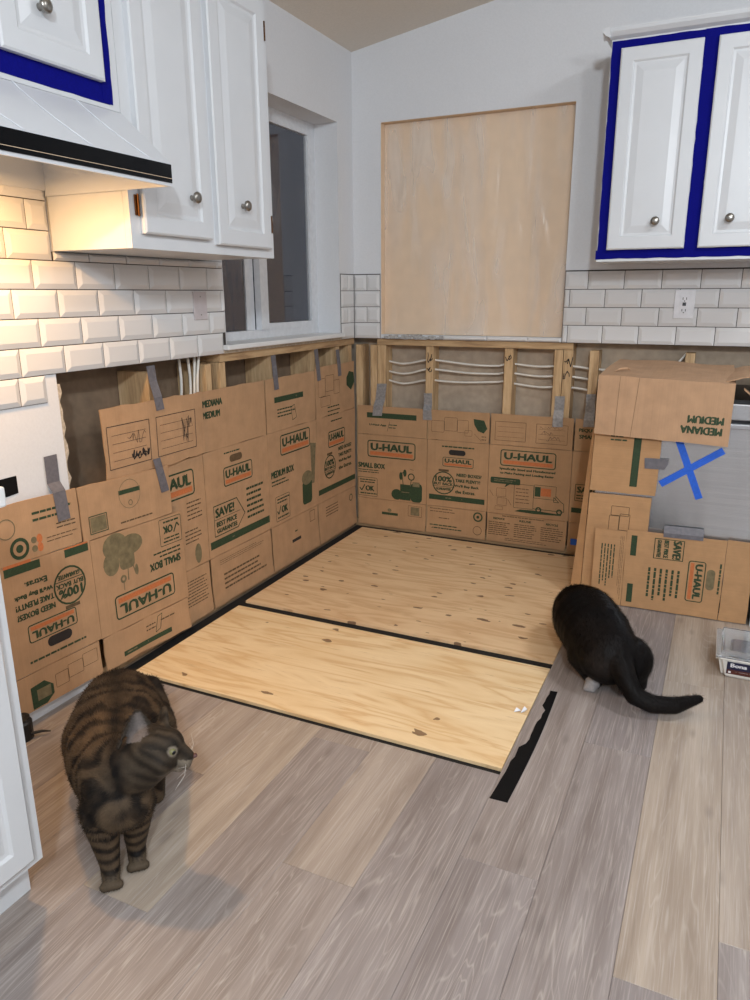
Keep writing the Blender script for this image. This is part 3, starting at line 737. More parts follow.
sf.at(-.877, .654); sf.rect(.07, .125, .315, .150, 'g'); sf.dashes(.09, .133, .30, .142, 1, 'f', .9); sf.dashes(.09, .055, .24, .10, 3, 'g', .5); sf.line([(.215, .03), (.25, .04), (.235, .10), (.205, .09), (.215, .03)], .003, 'g')
sf.at(-.445, .654); sf.open('picture', 'stuff')
for q in ((.03, .10, .10, .19), (.10, .12, .19, .20), (.19, .10, .25, .17), (.05, .05, .15, .10)): sf.frame(*q, .0018, .004, 'b')
sf.face([(.33, .17), (.36, .20), (.41, .19), (.42, .14), (.38, .10), (.33, .13)], 'g'); sf.dashes(.12, -.01, .26, .05, 3, 'g', .35); sf.close()
sf.at(-1.82, .222); sf.logo(.17, .29, .435, .39); sf.dashes(.38, .19, .47, .27, 5, 'b', .4); sf.dashes(.36, .10, .46, .16, 4, 'b', .4); sf.disc(.43, .05, .02, .04, 'f')
sf.at(-1.82, .01); sf.dashes(.34, .06, .48, .17, 9, 'b', .45)
sf.at(-1.322, .01); sf.dashes(.06, .165, .40, .19, 3, 'b', .3); sf.dashes(.08, .05, .40, .13, 4, 'b', .5)
sf.at(-.877, .01); sf.rect(.17, .09, .25, .105, 'k'); sf.frame(.345, .145, .395, .20, .003, .003, 'b'); sf.dashes(.20, .13, .23, .15, 1, 'g')
sf.at(-.445, .01); sf.dashes(.08, .12, .22, .18, 4, 'b', .4); sf.ring(.36, .16, .02, .015, 'g')
sf.done()
s2 = Sheet(fb, LEFT, lambda u_, v_, n_: (u_, v_+.0, n_+.0185+.003*noise.noise(Vector((u_*3, v_*4, 1)))+.005*math.sin((u_+1.8)*6)), 'card_left')
s2.at(-1.82, .656)
for a0, a1 in ((.012, .205), (.238, .452)):
    s2.open('printed_form', 'stuff'); s2.frame(a0, .036, a1, .178, .0022, .002, 'k')
    for q in range(4): s2.line([(a0+.02, .062+.028*q), (a1-.02, .062+.028*q)], .0012, 'k')
    s2.close()
s2.scribble(.10, .105, .185, .150, 16); s2.scribble(.115, .050, .195, .085, 40, 'k', .004); s2.scribble(.375, .06, .43, .16, 34); s2.done()
for uy, z0, z1, wd in ((-1.560, 1.006, .855, .040), (-.79, .985, .836, .036), (-.412, .985, .836, .034), (-.195, .97, .838, .034)):
    ex = .013 if uy < -1.5 else 0
    tape_on(sf, 'tape_strip', [(uy, z0, -.006, wd), (uy+.004, (z0+.90)/2, -.004, wd*.95), (uy-.002, .90, .004+ex, wd), (uy+.004, z1, .006+ex, wd)], 'grey_tape', .0)

# ---- near blank on the left wall (small box, upside down, two panels seen)
nb = thing('flattened_box', (.03, -1.9, .03), 'flattened small moving box hanging upside down at far left of the left wall', 'cardboard box', 'flattened moving boxes')
def nwarp(u_, v_, n_):
    low = max(0, .16-v_)/.16
    return (u_, v_-.040*(u_+1.94), n_+.0305+.012*(1-v_/.67)+.012*low*max(0, (u_+1.72)/.2)+.003*noise.noise(Vector((u_*4, v_*4, 5))))
sn = Sheet(nb, LEFT, nwarp, 'card_left')
sn.piece('panel', -2.275, .160, -1.940, .498); sn.piece('panel', -1.938, .158, -1.502, .494)
sn.piece('flap', -2.275, .042, -1.952, .158, .0015); sn.piece('flap', -1.934, .038, -1.512, .156, .003)
sn.piece('flap', -2.275, .500, -1.966, .672, .0015); sn.piece('flap', -1.960, .497, -1.548, .672, .002)
sn.at(-1.940, .498, 180)
def small_side_b(s):
    s.rect(.008, .005, .10, .030, 'g'); s.rect(.19, .005, .312, .030, 'g'); s.rect(.008, -.0, .10, .005, 'o'); s.rect(.22, -.004, .312, .005, 'o')
    s.badge(.095, .118, .062)
    for i, q in enumerate(('NEED BOXES?', 'TAKE PLENTY!', "We'll Buy Back", 'Extras.')): s.txt(q, .225-.012*(i > 2), .160-.030*i, .135-.055*(i > 2), .019)
    s.logo(.085, .192, .265, .248); s.hole(.158, .268, .092, .032); s.dashes(.06, .300, .28, .312, 1, 'g', .7)
small_side_b(sn)
sn.at(-1.502, .494, 180); small_front_parts = None
s = sn
s.logo(.070, .215, .365, .300); s.txt('SMALL BOX', .105, .168, .165, .030); s.dashes(.02, .118, .165, .148, 2, 'g', .5); s.okbox(.005, .008, .122, .108)
s.open('picture', 'stuff'); s.disc(.265, .055, .055, .035, 'f', 18); s.disc(.335, .045, .055, .045, 'f', 18, .0007); s.disc(.36, .10, .035, .04, 'f', 16, .0008); s.face(s.rr(.255, .075, .325, .135, .02), 'f', .0009)
s.line([(.29, .135), (.292, .175)], .005, 'f'); s.line([(.265, .13), (.255, .165)], .005, 'f'); s.ring(.315, .165, .014, .006, 'f'); s.line([(.315, .178), (.315, .205)], .003, 'f'); s.disc(.25, .15, .008, .02, 'f'); s.close()
sn.at(-1.960, .500); sn.open('picture', 'stuff'); sn.frame(.028, .012, .105, .072, .003, .002, 'g'); sn.rect(.034, .018, .099, .066, 'f'); sn.ring(.215, .110, .050, .048, 'f'); sn.rect(.165, .113, .265, .128, 'g'); sn.ring(.215, .080, .010, .007, 'f'); sn.close(); sn.dashes(.16, .012, .33, .028, 1, 'b', .4)
sn.at(-2.275, .505); sn.open('picture', 'stuff'); sn.ring(.085, .035, .032, .022, 'g'); sn.disc(.085, .035, .012, .012, 'g'); sn.disc(.135, .048, .010, .010, 'f'); sn.disc(.135, .022, .010, .010, 'f'); sn.disc(.155, .048, .010, .014, 'o'); sn.disc(.155, .022, .010, .014, 'o'); sn.ring(.05, .10, .03, .027, 'f'); sn.close()
sn.dashes(.14, .095, .29, .135, 2, 'g', .45); sn.dashes(.22, .058, .30, .082, 2, 'b', .4); sn.dashes(.18, .025, .30, .048, 2, 'b', .3)
sn.at(-1.938, .040); sn.rect(.085, .018, .325, .036, 'g'); sn.dashes(.10, .024, .31, .031, 1, 'f', .8); sn.dashes(.20, .060, .26, .090, 2, 'b', .4); sn.dashes(.275, .075, .36, .088, 1, 'b', .5); sn.line([(.245, .045), (.27, .052), (.285, .105), (.262, .100), (.245, .045)], .0025, 'g')
sn.at(-2.275, .045); sn.open('picture', 'stuff'); sn.face([(.05, .0), (.10, .0), (.13, .02), (.13, .05), (.10, .075), (.05, .07)], 'g'); sn.rect(.07, .02, .12, .055, 'f', .0009)
for q in ((.14, .03, .19, .075), (.19, .04, .25, .085), (.25, .05, .31, .095)): sn.frame(*q, .0015, .004, 'b')
sn.close(); sn.done()
tape_on(sn, 'tape_strip', [(-2.03, .782, -.012, .046), (-2.03, .70, -.013, .046), (-2.03, .674, .005, .046), (-2.025, .585, .0055, .046)], 'grey_tape', .001)
tape_on(sn, 'tape_strip', [(-1.600, .705, .003, .036), (-1.595, .672, .0055, .036), (-1.575, .582, .0055, .040)], 'grey_tape', .001)
strip('tape_strip', -2.26, .70, -2.150, .752, .0132, LEFT, 'black_tape', wl)

# ---- blank along the back wall (small box opened flat)
bb = thing('flattened_box', (.62, -.012, 0), 'flattened small moving box along the back wall studs', 'cardboard box', 'flattened moving boxes')
sb = Sheet(bb, BACK, lambda u_, v_, n_: (u_, v_, n_+.010+.003*noise.noise(Vector((u_*3, v_*4, 8)))+.008*max(0, 1-v_/.16)**2), 'card_back')
PB = [(.026, .430), (.432, .763), (.765, 1.175), (1.177, 1.335)]
for i, (a, c) in enumerate(PB):
    sb.piece('panel', a, .158, c, .512)
    sb.piece('flap', a+.002, .006, c-.003, .156, .001)
    sb.piece('flap', a+.002, .514, c-.003, .668, .001)
sb.at(.020, .150); small_front(sb); sb.at(.437, .165); small_side(sb)
sb.at(.765, .158); sb.logo(.058, .252, .335, .335)
sb.txt('Specifically Sized and Manufactured', .195, .236, .28, .016); sb.txt('to Make Packing and Loading Easier', .195, .214, .27, .015)
sb.open('picture', 'stuff'); sb.face(sb.rr(.012, .158, .165, .190, .008), 'g'); sb.face([(.095, .160), (.115, .160), (.085, .140)], 'g'); sb.dashes(.03, .166, .15, .184, 2, 'f', .5)
sb.frame(.135, .04, .235, .165, .002, .004, 'g'); sb.frame(.235, .10, .345, .170, .002, .004, 'g')
sb.rect(.270, .115, .320, .155, 'o'); sb.rect(.240, .11, .268, .16, 'g'); sb.dashes(.145, .06, .225, .15, 5, 'b', .25)
sb.line([(.345, .12), (.370, .095), (.385, .085), (.387, .045), (.235, .045)], .003, 'g'); sb.line([(.335, .115), (.36, .09), (.335, .09), (.335, .115)], .003, 'g')
for q in (.262, .365): sb.ring(q, .042, .015, .008, 'g')
sb.face([(.14, .022), (.24, .018), (.375, .024), (.375, .030), (.24, .036), (.17, .034)], 'g', .0005)
for q in ((.045, .09, .095, .135), (.05, .045, .10, .085), (.04, .02, .08, .04)): sb.frame(*q, .0015, .003, 'b')
sb.line([(.01, .12), (.03, .09)], .002, 'b'); sb.line([(.105, .08), (.125, .05)], .002, 'b'); sb.close()
sb.at(1.177, .158); sb.frame(.022, .110, .16, .195, .003, .004, 'g'); sb.txt('SAVE!', .085, .168, .11, .032); sb.dashes(.03, .118, .15, .145, 2, 'g', .5); sb.rect(.01, .050, .15, .075, 'g')
sb.at(.020, .514); sb.rect(.062, .090, .348, .118, 'g'); sb.dashes(.09, .099, .33, .108, 1, 'f', .9); sb.txt('U-Haul App', .125, .052, .10, .014); sb.dashes(.19, .035, .24, .065, 2, 'g', .4); sb.line([(.18, .02), (.195, .075)], .002, 'g')
sb.at(.432, .514); sb.open('picture', 'stuff')
for q in ((.02, .04, .09, .10), (.09, .05, .16, .12), (.16, .045, .22, .11), (.20, .03, .24, .06)): sb.frame(*q, .0016, .006, 'b')
sb.face([(.245, .12), (.30, .115), (.318, .075), (.30, .05), (.27, .06), (.25, .09)], 'g'); sb.dashes(.29, .01, .32, .04, 2, 'b', .4); sb.line([(.25, .045), (.29, .01)], .0015, 'b'); sb.close()
sb.at(.765, .514)
for a0, a1 in ((.025, .180), (.230, .382)):
    sb.open('printed_form', 'stuff'); sb.frame(a0, .022, a1, .118, .002, .002, 'b')
    for q in range(3): sb.line([(a0+.012, .042+.025*q), (a1-.012, .042+.025*q)], .0012, 'b')
    sb.close()
sb.scribble(.245, .095, .36, .110, 14, 'k', .001); sb.scribble(.255, .065, .31, .085, 12, 'k', .0012); sb.scribble(.285, .035, .345, .062, 14, 'k', .0014)
sb.at(1.177, .514); sb.txt('PEQUENA', .075, .100, .11, .020); sb.txt('SMALL', .065, .070, .085, .020)
sb.at(.020, .006); sb.frame(.305, .075, .385, .135, .002, .003, 'b'); sb.rect(.320, .082, .370, .128, 'f'); sb.rect(.150, .068, .245, .082, 'g'); sb.disc(.195, .095, .012, .010, 'f')
sb.at(.432, .006); sb.dashes(.02, .115, .17, .145, 2, 'b', .35); sb.dashes(.07, .082, .14, .095, 1, 'b', .4); sb.dashes(.02, .025, .20, .055, 2, 'g', .5); sb.ring(.285, .118, .026, .018, 'g'); sb.disc(.285, .118, .008, .008, 'g'); sb.ring(.285, .045, .024, .021, 'b')
sb.at(.765, .006); sb.dashes(.08, .135, .33, .148, 1, 'b', .45)
for q in (.01, .145, .28): sb.txt(('REDUCE', 'REUSE', 'RECYCLE')[int(q/.13)], q+.055, .125, .06, .011); sb.dashes(q, .035, q+.115, .11, 7, 'b', .5)
sb.dashes(.10, .012, .33, .03, 2, 'b', .4); sb.done()
for pts in ([(.166, .785, -.008, .055), (.155, .70, -.008, .055), (.150, .668, .006, .055), (.143, .615, .006, .055)], [(.425, .748, -.008, .046), (.427, .69, -.008, .046), (.428, .662, .006, .046), (.430, .612, .006, .050)],
            [(1.097, .768, -.008, .046), (1.096, .70, -.008, .046), (1.096, .664, .006, .048), (1.096, .622, .006, .050)], [(1.239, .785, -.008, .042), (1.240, .70, -.008, .044), (1.240, .664, .006, .048), (1.240, .632, .006, .050)]):
    tape_on(sb, 'tape_strip', pts, 'silver_tape', .001)
strip('tape_strip', 1.195, .045, 1.235, .075, .021, BACK, 'bright_blue_tape', bb)

sk = Sheet(wb, BACK, lambda u_, v_, n_: (u_, v_, n_+.0006), 'stud_wood', 0)
for a0, c0, a1, c1 in ((1.106, .905, 1.138, .955), (1.106, .850, 1.134, .895), (.416, .90, .444, .955), (.418, .855, .442, .89), (.826, .915, .852, .955)):
    sk.scribble(a0, c0, a1, c1, 9, 'k', .004)
sk.done()

# ------------------------------------------------------------------ plywood on black felt
tag(obj('felt_underlayment', wall_boxes([(.012, -1.866, -.0138, 1.361, -.012, -.0122)]), 'felt_paper'), 'black felt paper showing around the plywood sheets on the floor', 'felt paper')
def ply(name, x0, y0, x1, y1, mat, label):
    b = box(x0, y0, -.012, x1, y1, -.001, bev=.0008); base = Vector(((x0+x1)/2, (y0+y1)/2, -.012))
    bmesh.ops.translate(b, verts=b.verts, vec=-base); o = obj(name, b, mat, local=True); o.location = base
    tag(o, label, 'plywood', 'plywood sheets on the kitchen floor'); return o
ply('plywood_sheet', .072, -1.838, 1.3605, -1.230, 'plywood_front', 'yellow plywood sheet on the floor nearest the tabby cat')
ply('plywood_sheet', .070, -1.178, 1.3605, -.060, 'plywood_back', 'large knotty plywood sheet on the floor against the back boxes')

# ------------------------------------------------------------------ dishwasher and its cardboard
dw = thing('dishwasher', (1.66, -.28, 0), 'stainless dishwasher marked with a blue tape X, behind cardboard', 'dishwasher')
obj('tub', box(1.366, -.535, .02, 1.958, -.01, .86), 'rubber', dw)
obj('front_panel', box(1.366, -.556, .10, 1.958, -.536, .775, bev=.004), 'stainless', dw)
obj('control_panel', box(1.366, -.560, .787, 1.958, -.536, .848, bev=.005), 'stainless', dw)
obj('handle_lip', box(1.366, -.566, .755, 1.958, -.5565, .774, bev=.003), 'stainless', dw)
obj('kick_plate', box(1.372, -.500, .001, 1.952, -.49, .098), 'rubber', dw)
def diag(u0, v0, u1, v1, wd, plane, mat, parent, name='tape_strip'):
    L = math.hypot(u1-u0, v1-v0); du, dv = (u1-u0)/L, (v1-v0)/L; b = bmesh.new()
    P = [(u0-dv*wd/2, v0+du*wd/2), (u0+dv*wd/2, v0-du*wd/2), (u1+dv*wd/2, v1-du*wd/2), (u1-dv*wd/2, v1+du*wd/2)]
    U, V, Nn = BACK
    vs = [[b.verts.new(U*p[0]+V*p[1]+Nn*(plane+q)) for p in P] for q in (0, .0012)]
    b.faces.new(vs[0]); b.faces.new(vs[1])
    for i in range(4): b.faces.new((vs[0][i], vs[0][(i+1) % 4], vs[1][(i+1) % 4], vs[1][i]))
    return obj(name, b, mat, parent)
diag(1.662, .70, 1.756, .478, .026, .5565, 'bright_blue_tape', dw); diag(1.612, .522, 1.820, .672, .026, .558, 'bright_blue_tape', dw)
# standing box wrapped round the left edge
d1 = thing('cardboard_box', (1.46, -.45, 0), 'small moving box opened against the left side of the dishwasher', 'cardboard box')
s1 = Sheet(d1, BACK, lambda u_, v_, n_: (u_-.012*(1-v_/.7), v_, n_+.559+(.006*math.sin((v_-.1)*6) if v_ < .466 else 0)), 'card_dish')
s1.piece('flap', 1.352, .472, 1.602, .715, .001); s1.piece('flap', 1.354, .018, 1.590, .462, .001)
s1.at(1.352, .472); s1.rect(.150, .03, .178, .235, 'g'); s1.dashes(.062, .205, .125, .235, 2, 'g', .5)
s1.at(1.354, .018); s1.open('picture', 'stuff')
for q in ((.085, .29, .125, .36), (.125, .30, .165, .37), (.09, .36, .16, .40)): s1.frame(*q, .002, .004, 'b')
s1.close(); s1.done()
b = bmesh.new(); cols_ = []
for i in range(11):                                           # the narrow panel folded back from the front edge
    z_ = .012+.703*i/10; fl_ = (1-z_/.72); xa = 1.350-.012*(1-z_/.7)
    cols_.append([b.verts.new(p) for p in ((xa, -.562, z_), (xa-.010-.034*fl_, -.545, z_), (xa-.016-.040*fl_, -.30, z_), (xa-.012-.040*fl_, -.30, z_), (xa-.006-.032*fl_, -.541, z_), (xa+.001, -.557, z_))])
for i in range(10):
    for q in range(6): b.faces.new((cols_[i][q], cols_[i][(q+1) % 6], cols_[i+1][(q+1) % 6], cols_[i+1][q]))
b.faces.new(cols_[0]); b.faces.new(cols_[-1]); obj('panel', b, 'card_dish', d1)
tape_on(s1, 'tape_strip', [(1.592, .622, .0045, .088), (1.592, .600, .0045, .085), (1.588, .580, .0045, .072)], 'grey_tape', .001)
# lower box turned on its side
d3 = thing('cardboard_box', (1.68, -.58, 0), 'moving box panel turned sideways along the floor below the dishwasher, with SAVE print', 'cardboard box')
s3 = Sheet(d3, BACK, lambda u_, v_, n_: (u_, v_+.02*(u_-1.39)*0, n_+.586-.014*(u_-1.39)/.58), 'card_dish')
s3.piece('flap', 1.387, .004, 1.508, .322, .001); s3.piece('panel', 1.510, .004, 1.872, .330, .001); s3.piece('flap', 1.874, .004, 1.972, .334, .001)
s3.at(1.51, .33, -90)      # printing runs downward: a = down, c = right
s3.rect(.02, .018, .105, .040, 'g'); s3.rect(.225, .018, .305, .040, 'g')
s3.open('badge', 'stuff'); s3.loop([(.02, .105), (.105, .105), (.105, .215), (.02, .215)], [(.023, .108), (.102, .108), (.102, .212), (.023, .212)], 'g')
s3.txt('SAVE!', .062, .190, .078, .032); s3.txt('BEST PRICE', .062, .150, .074, .018); s3.txt('GUARANTEE', .062, .124, .074, .016); s3.close()
s3.dashes(.145, .085, .29, .215, 6, 'g', .5); s3.logo(.095, .236, .265, .300)
s3.hole(.165, .320, .085, .030, 'f'); s3.dashes(.095, .345, .255, .357, 1, 'g', .7)
s3.at(1.387, .322, -90); s3.dashes(.06, .025, .25, .085, 5, 'g', .5); s3.dashes(.02, .098, .30, .116, 3, 'b', .25); s3.done()
tape_on(s3, 'tape_strip', [(1.715, .360, -.012, .142), (1.716, .335, .004, .144), (1.717, .318, .0042, .143)], 'grey_tape', .001)
# box over the top edge
d2 = thing('cardboard_box', (1.59, -.45, .70), 'medium moving box draped over the top edge of the dishwasher, upside-down MEDIANA MEDIUM print', 'cardboard box')
s4 = Sheet(d2, BACK, lambda u_, v_, n_: (u_, v_-.030*(u_-1.352), n_+.578+.01*(1-(v_-.7)/.23)), 'card_top')
s4.piece('flap', 1.352, .708, 1.833, .936, .001)
s4.at(1.833, .936, 180); s4.txt('MEDIANA', .098, .178, .145, .030); s4.txt('MEDIUM', .086, .138, .125, .030); s4.line([(.33, .0), (.345, .228)], .0012, 'b'); s4.line([(.40, .0), (.405, .228)], .0012, 'b'); s4.done()
b = bmesh.new(); rows = []
for j in range(7):
    f_ = j/6; yy = -.576+.50*f_; zz_ = .934+.026*f_
    row = []
    for i in range(9):
        g_ = i/8; xx = 1.352+.012*f_+(.481-.02*f_)*g_
        row.append((xx, yy, zz_-.014*g_+.004*math.sin(g_*9+f_*4)))
    rows.append(row)
T_ = [[b.verts.new(p) for p in row] for row in rows]; B_ = [[b.verts.new((p[0], p[1], p[2]-.004)) for p in row] for row in rows]
for j in range(6):
    for i in range(8):
        b.faces.new((T_[j][i], T_[j][i+1], T_[j+1][i+1], T_[j+1][i])); b.faces.new((B_[j][i], B_[j][i+1], B_[j+1][i+1], B_[j+1][i]))
for j in range(6):
    for i in (0, 8): b.faces.new((T_[j][i], T_[j+1][i], B_[j+1][i], B_[j][i]))
for i in range(8):
    for j in (0, 6): b.faces.new((T_[j][i], T_[j][i+1], B_[j][i+1], B_[j][i]))
obj('panel', b, 'card_top', d2)
b = prism([(1.800, .926), (1.86, .945), (2.05, .965), (2.05, .961), (1.86, .941), (1.800, .922)], 'y', -.545, -.09); obj('flap', b, 'card_top', d2)
b = prism([(1.862, .905), (1.895, .878), (1.94, .868), (2.02, .90), (2.02, .896), (1.94, .864), (1.895, .874), (1.862, .901)], 'y', -.575, -.52); obj('flap', b, 'card_top', d2)
obj('torn_edge', tube([(1.40, -.50, .945), (1.42, -.47, .952), (1.445, -.46, .953), (1.455, -.475, .948)], [.001, .006, .005, .001], seg=6), 'card_top', d2)

# ------------------------------------------------------------------ tub of cleaning pads
tb = thing('plastic_tub', (1.99, -.95, 0), 'white plastic tub with clear lid and navy label, on floor at right edge', 'tub')
def tub_ring(e, z_): return [(1.872-e, -1.062-e, z_), (2.11+e, -1.062-e, z_), (2.11+e, -.835+e, z_), (1.872-e, -.835+e, z_)]
def loft(rings):
    b = bmesh.new(); R = [[b.verts.new(p) for p in rg] for rg in rings]; n = len(R[0])
    b.faces.new(R[0]); b.faces.new(R[-1])
    for i in range(len(R)-1):
        for q in range(n): b.faces.new((R[i][q], R[i][(q+1) % n], R[i+1][(q+1) % n], R[i+1][q]))
    return b
b = loft([tub_ring(-.022, .001), tub_ring(-.018, .006), tub_ring(-.004, .070), tub_ring(.004, .072), tub_ring(.004, .076), tub_ring(-.010, .0765), tub_ring(-.014, .060), tub_ring(-.024, .010)])
vert_e = [e for e in b.edges if abs(e.verts[0].co.z-e.verts[1].co.z) > .004]
bmesh.ops.bevel(b, geom=vert_e, offset=.012, segments=3, affect='EDGES'); obj('body', b, 'tub_white', tb)
b = loft([tub_ring(.003, .077), tub_ring(.003, .080), tub_ring(-.012, .081), tub_ring(-.016, .096), tub_ring(-.020, .098)])
vert_e = [e for e in b.edges if abs(e.verts[0].co.z-e.verts[1].co.z) > .0008]
obj('lid', b, 'clear_lid', tb)
obj('cleaning_pads', box(1.915, -1.03, .012, 2.08, -.87, .058, bev=.01), 'label_navy', tb)
st = Sheet(tb, BACK, lambda u_, v_, n_: (u_, v_, n_+1.0455+.2188*(v_-.006)), 'label_navy', .0008)
st.piece('label', 1.905, .016, 2.085, .064)
MATn = dict(INK); INK['f'] = 'label_white'; INK['b'] = 'label_brown'
st.at(1.905, .016); st.txt('Bona', .035, .036, .050, .016, 'f'); st.rect(.002, .001, .178, .018, 'b'); st.dashes(.025, .010, .13, .014, 1, 'f', .6); st.rect(.006, .004, .014, .012, 'f', .0009); st.done(); INK.update(MATn)

# ------------------------------------------------------------------ tape and scraps on the floor
b = bmesh.new(); L_, R_ = [], []
for i in range(25):
    f_ = i/24; yy = -1.972+.592*f_
    lx = 1.366+.030*f_+(.010*f_*(1-f_))+rr.uniform(-.003, .003)*(1 if f_ > .25 else .2)+(.010 if .45 < f_ < .8 else 0)
    L_.append((lx, yy)); R_.append((1.412+.004*f_+.012*math.sin(f_*math.pi)*.6, yy+.002))
for i in range(24): prism([L_[i], R_[i], R_[i+1], L_[i+1]], 'z', .0004, .0016, b)
tag(obj('floor_tape', b, 'black_tape'), 'torn strip of black tape on the planks beside the plywood', 'tape')
b = bmesh.new()
for (xa, ya, xb, yb) in ((1.318, -1.552, 1.334, -1.536), (1.338, -1.548, 1.350, -1.520)):
    vs = [b.verts.new(p) for p in ((xa, ya, .001), (xb, ya+.004, .006), (xb+.002, yb, .002), (xa+.004, yb+.002, .008))]; b.faces.new(vs)
    vs = [b.verts.new(p) for p in ((xa, ya, .0002), (xb, ya+.004, .005), (xb+.002, yb, .0012), (xa+.004, yb+.002, .007))]; b.faces.new(vs)
tag(obj('paper_scrap', b, 'label_white'), 'tiny white scrap at the right edge of the front plywood', 'scrap')
gv = thing('pipe_fitting', (.06, -2.27, 0), 'small black fitting on the floor at the foot of the left wall', 'pipe fitting')
obj('body', lathe([(.034, .0), (.034, .052), (.029, .058), (.029, .066), (.018, .070)], Matrix.Translation((.055, -2.285, .001)), 18), 'rubber', gv)
obj('lever', tube([(.085, -2.275, .018), (.10, -2.25, .016), (.118, -2.235, .012)], [.005, .004, .002], seg=8), 'rubber', gv)

# ------------------------------------------------------------------ cats
tmp = bmesh.new(); bmesh.ops.create_uvsphere(tmp, u_segments=18, v_segments=12, radius=1)
tmp.verts.index_update(); UV_V = np.array([v_.co[:] for v_ in tmp.verts]); UV_F = [[v_.index for v_ in f_.verts] for f_ in tmp.faces]; tmp.free()
class Blob:
    def __init__(s): s.v, s.f, s.n = [], [], 0
def sphere_into(b, p, rr_, sc=(1, 1, 1)):
    vs = UV_V*(np.array(sc)*rr_)+np.array(p[:])
    if isinstance(b, Blob):
        b.v.append(vs); b.f += [[q+b.n for q in f_] for f_ in UV_F]; b.n += len(vs)
    else:
        V_ = [b.verts.new(p_) for p_ in vs]
        for f_ in UV_F: b.faces.new([V_[q] for q in f_])
def chain(b, pts):
    """tapered limb through (point, radius) pairs"""
    for (p, ra), (q, rb) in zip(pts[:-1], pts[1:]):
        p, q = Vector(p), Vector(q); n = max(2, int((q-p).length/(min(ra, rb)*.22)))
        for i in range(n+1): f_ = i/n; sphere_into(b, p.lerp(q, f_), ra+(rb-ra)*f_)
def ear(b, base, tip, width, normal):
    base, tip, normal = Vector(base), Vector(tip), Vector(normal).normalized()
    ax = (tip-base); sd = ax.cross(normal).normalized()
    for i in range(7):
        f_ = i/6; w_ = width*(1-f_)**.75*.5+.004
        for q in range(-2, 3): sphere_into(b, base+ax*f_+sd*w_*q/2-normal*(.006*(1-(q/2)**2))*(1-f_), .0058)
def fuse(b, voxel, smooth_it):
    me = bpy.data.meshes.new('tmp'); me.from_pydata(np.concatenate(b.v).tolist(), [], b.f)
    o = bpy.data.objects.new('tmp', me); COL.objects.link(o)
    m1 = o.modifiers.new('r', 'REMESH'); m1.mode = 'VOXEL'; m1.voxel_size = voxel
    m2 = o.modifiers.new('s', 'SMOOTH'); m2.iterations = smooth_it; m2.factor = .5
    dg = bpy.context.evaluated_depsgraph_get(); out_ = bpy.data.meshes.new_from_object(o.evaluated_get(dg))
    bpy.data.objects.remove(o); bpy.data.meshes.remove(me); return out_
def fur_material(name, rough, sheen):
    k = N(name); at = k.n('ShaderNodeAttribute', attribute_name='fur'); f = k.noise(k.coord(), 220, 2)
    c = k.mix(k.math('MULTIPLY', f, .35), at.outputs['Color'], (0, 0, 0, 1)); MAT[name] = k.set(c, rough, 0, Specular_IOR_Level=.12)
fur_material('tabby_fur', .62, 0); fur_material('dark_fur', .5, 0)
def paint(me, fn):
    a = me.color_attributes.new('fur', 'FLOAT_COLOR', 'POINT'); n = len(me.vertices)
    co = np.zeros(n*3, 'f'); me.vertices.foreach_get('co', co); co = co.reshape(-1, 3); out_ = np.ones((n, 4), 'f')
    for i in range(n): out_[i, :3] = fn(Vector(co[i]))
    a.data.foreach_set('color', out_.ravel())
def fur(body, n, length, width, comb, fn, mat, skip=None):
    me = body.data; me.calc_loop_triangles(); rg = np.random.default_rng(4)
    tri = np.array([t_.vertices[:] for t_ in me.loop_triangles]); co = np.array([v_.co[:] for v_ in me.vertices]); no = np.array([v_.normal[:] for v_ in me.vertices])
    A, B, C = co[tri[:, 0]], co[tri[:, 1]], co[tri[:, 2]]; ar = np.linalg.norm(np.cross(B-A, C-A), axis=1); pick = rg.choice(len(tri), n, p=ar/ar.sum())
    r1, r2_ = rg.random(n)**.5, rg.random(n); wa, wb_, wc = 1-r1, r1*(1-r2_), r1*r2_
    P = A[pick]*wa[:, None]+B[pick]*wb_[:, None]+C[pick]*wc[:, None]; Nn = no[tri[pick, 0]]
    verts, faces, cols = [], [], []
    for i in range(n):
        p, nn = Vector(P[i]), Vector(Nn[i])
        if skip and skip(p): continue
        cdir = comb(p); tdir = cdir-nn*cdir.dot(nn)
        if tdir.length < 1e-4: tdir = Vector((0, 0, -1))
        dr = (tdir.normalized()+nn*.35+Vector(rg.normal(0, .16, 3))).normalized(); L = length(p)*(.6+.7*rg.random())
        sd = dr.cross(nn); sd = sd.normalized()*width if sd.length > 1e-5 else Vector((width, 0, 0))
        b0 = len(verts); verts += [p-nn*.001-sd, p-nn*.001+sd, p+dr*L+nn*(-.0006)]; faces.append((b0, b0+1, b0+2))
        c = fn(p); sh = .75+.5*rg.random(); cols += [(c[0]*sh, c[1]*sh, c[2]*sh, 1)]*3
    m2 = bpy.data.meshes.new('fur'); m2.from_pydata([tuple(v_) for v_ in verts], [], faces)
    a = m2.color_attributes.new('fur', 'FLOAT_COLOR', 'POINT'); a.data.foreach_set('color', np.array(cols, 'f').ravel())
    m2.materials.append(MAT[mat]); o = bpy.data.objects.new('fur', m2); COL.objects.link(o); o.parent = body; o['kind'] = 'stuff'
    return o

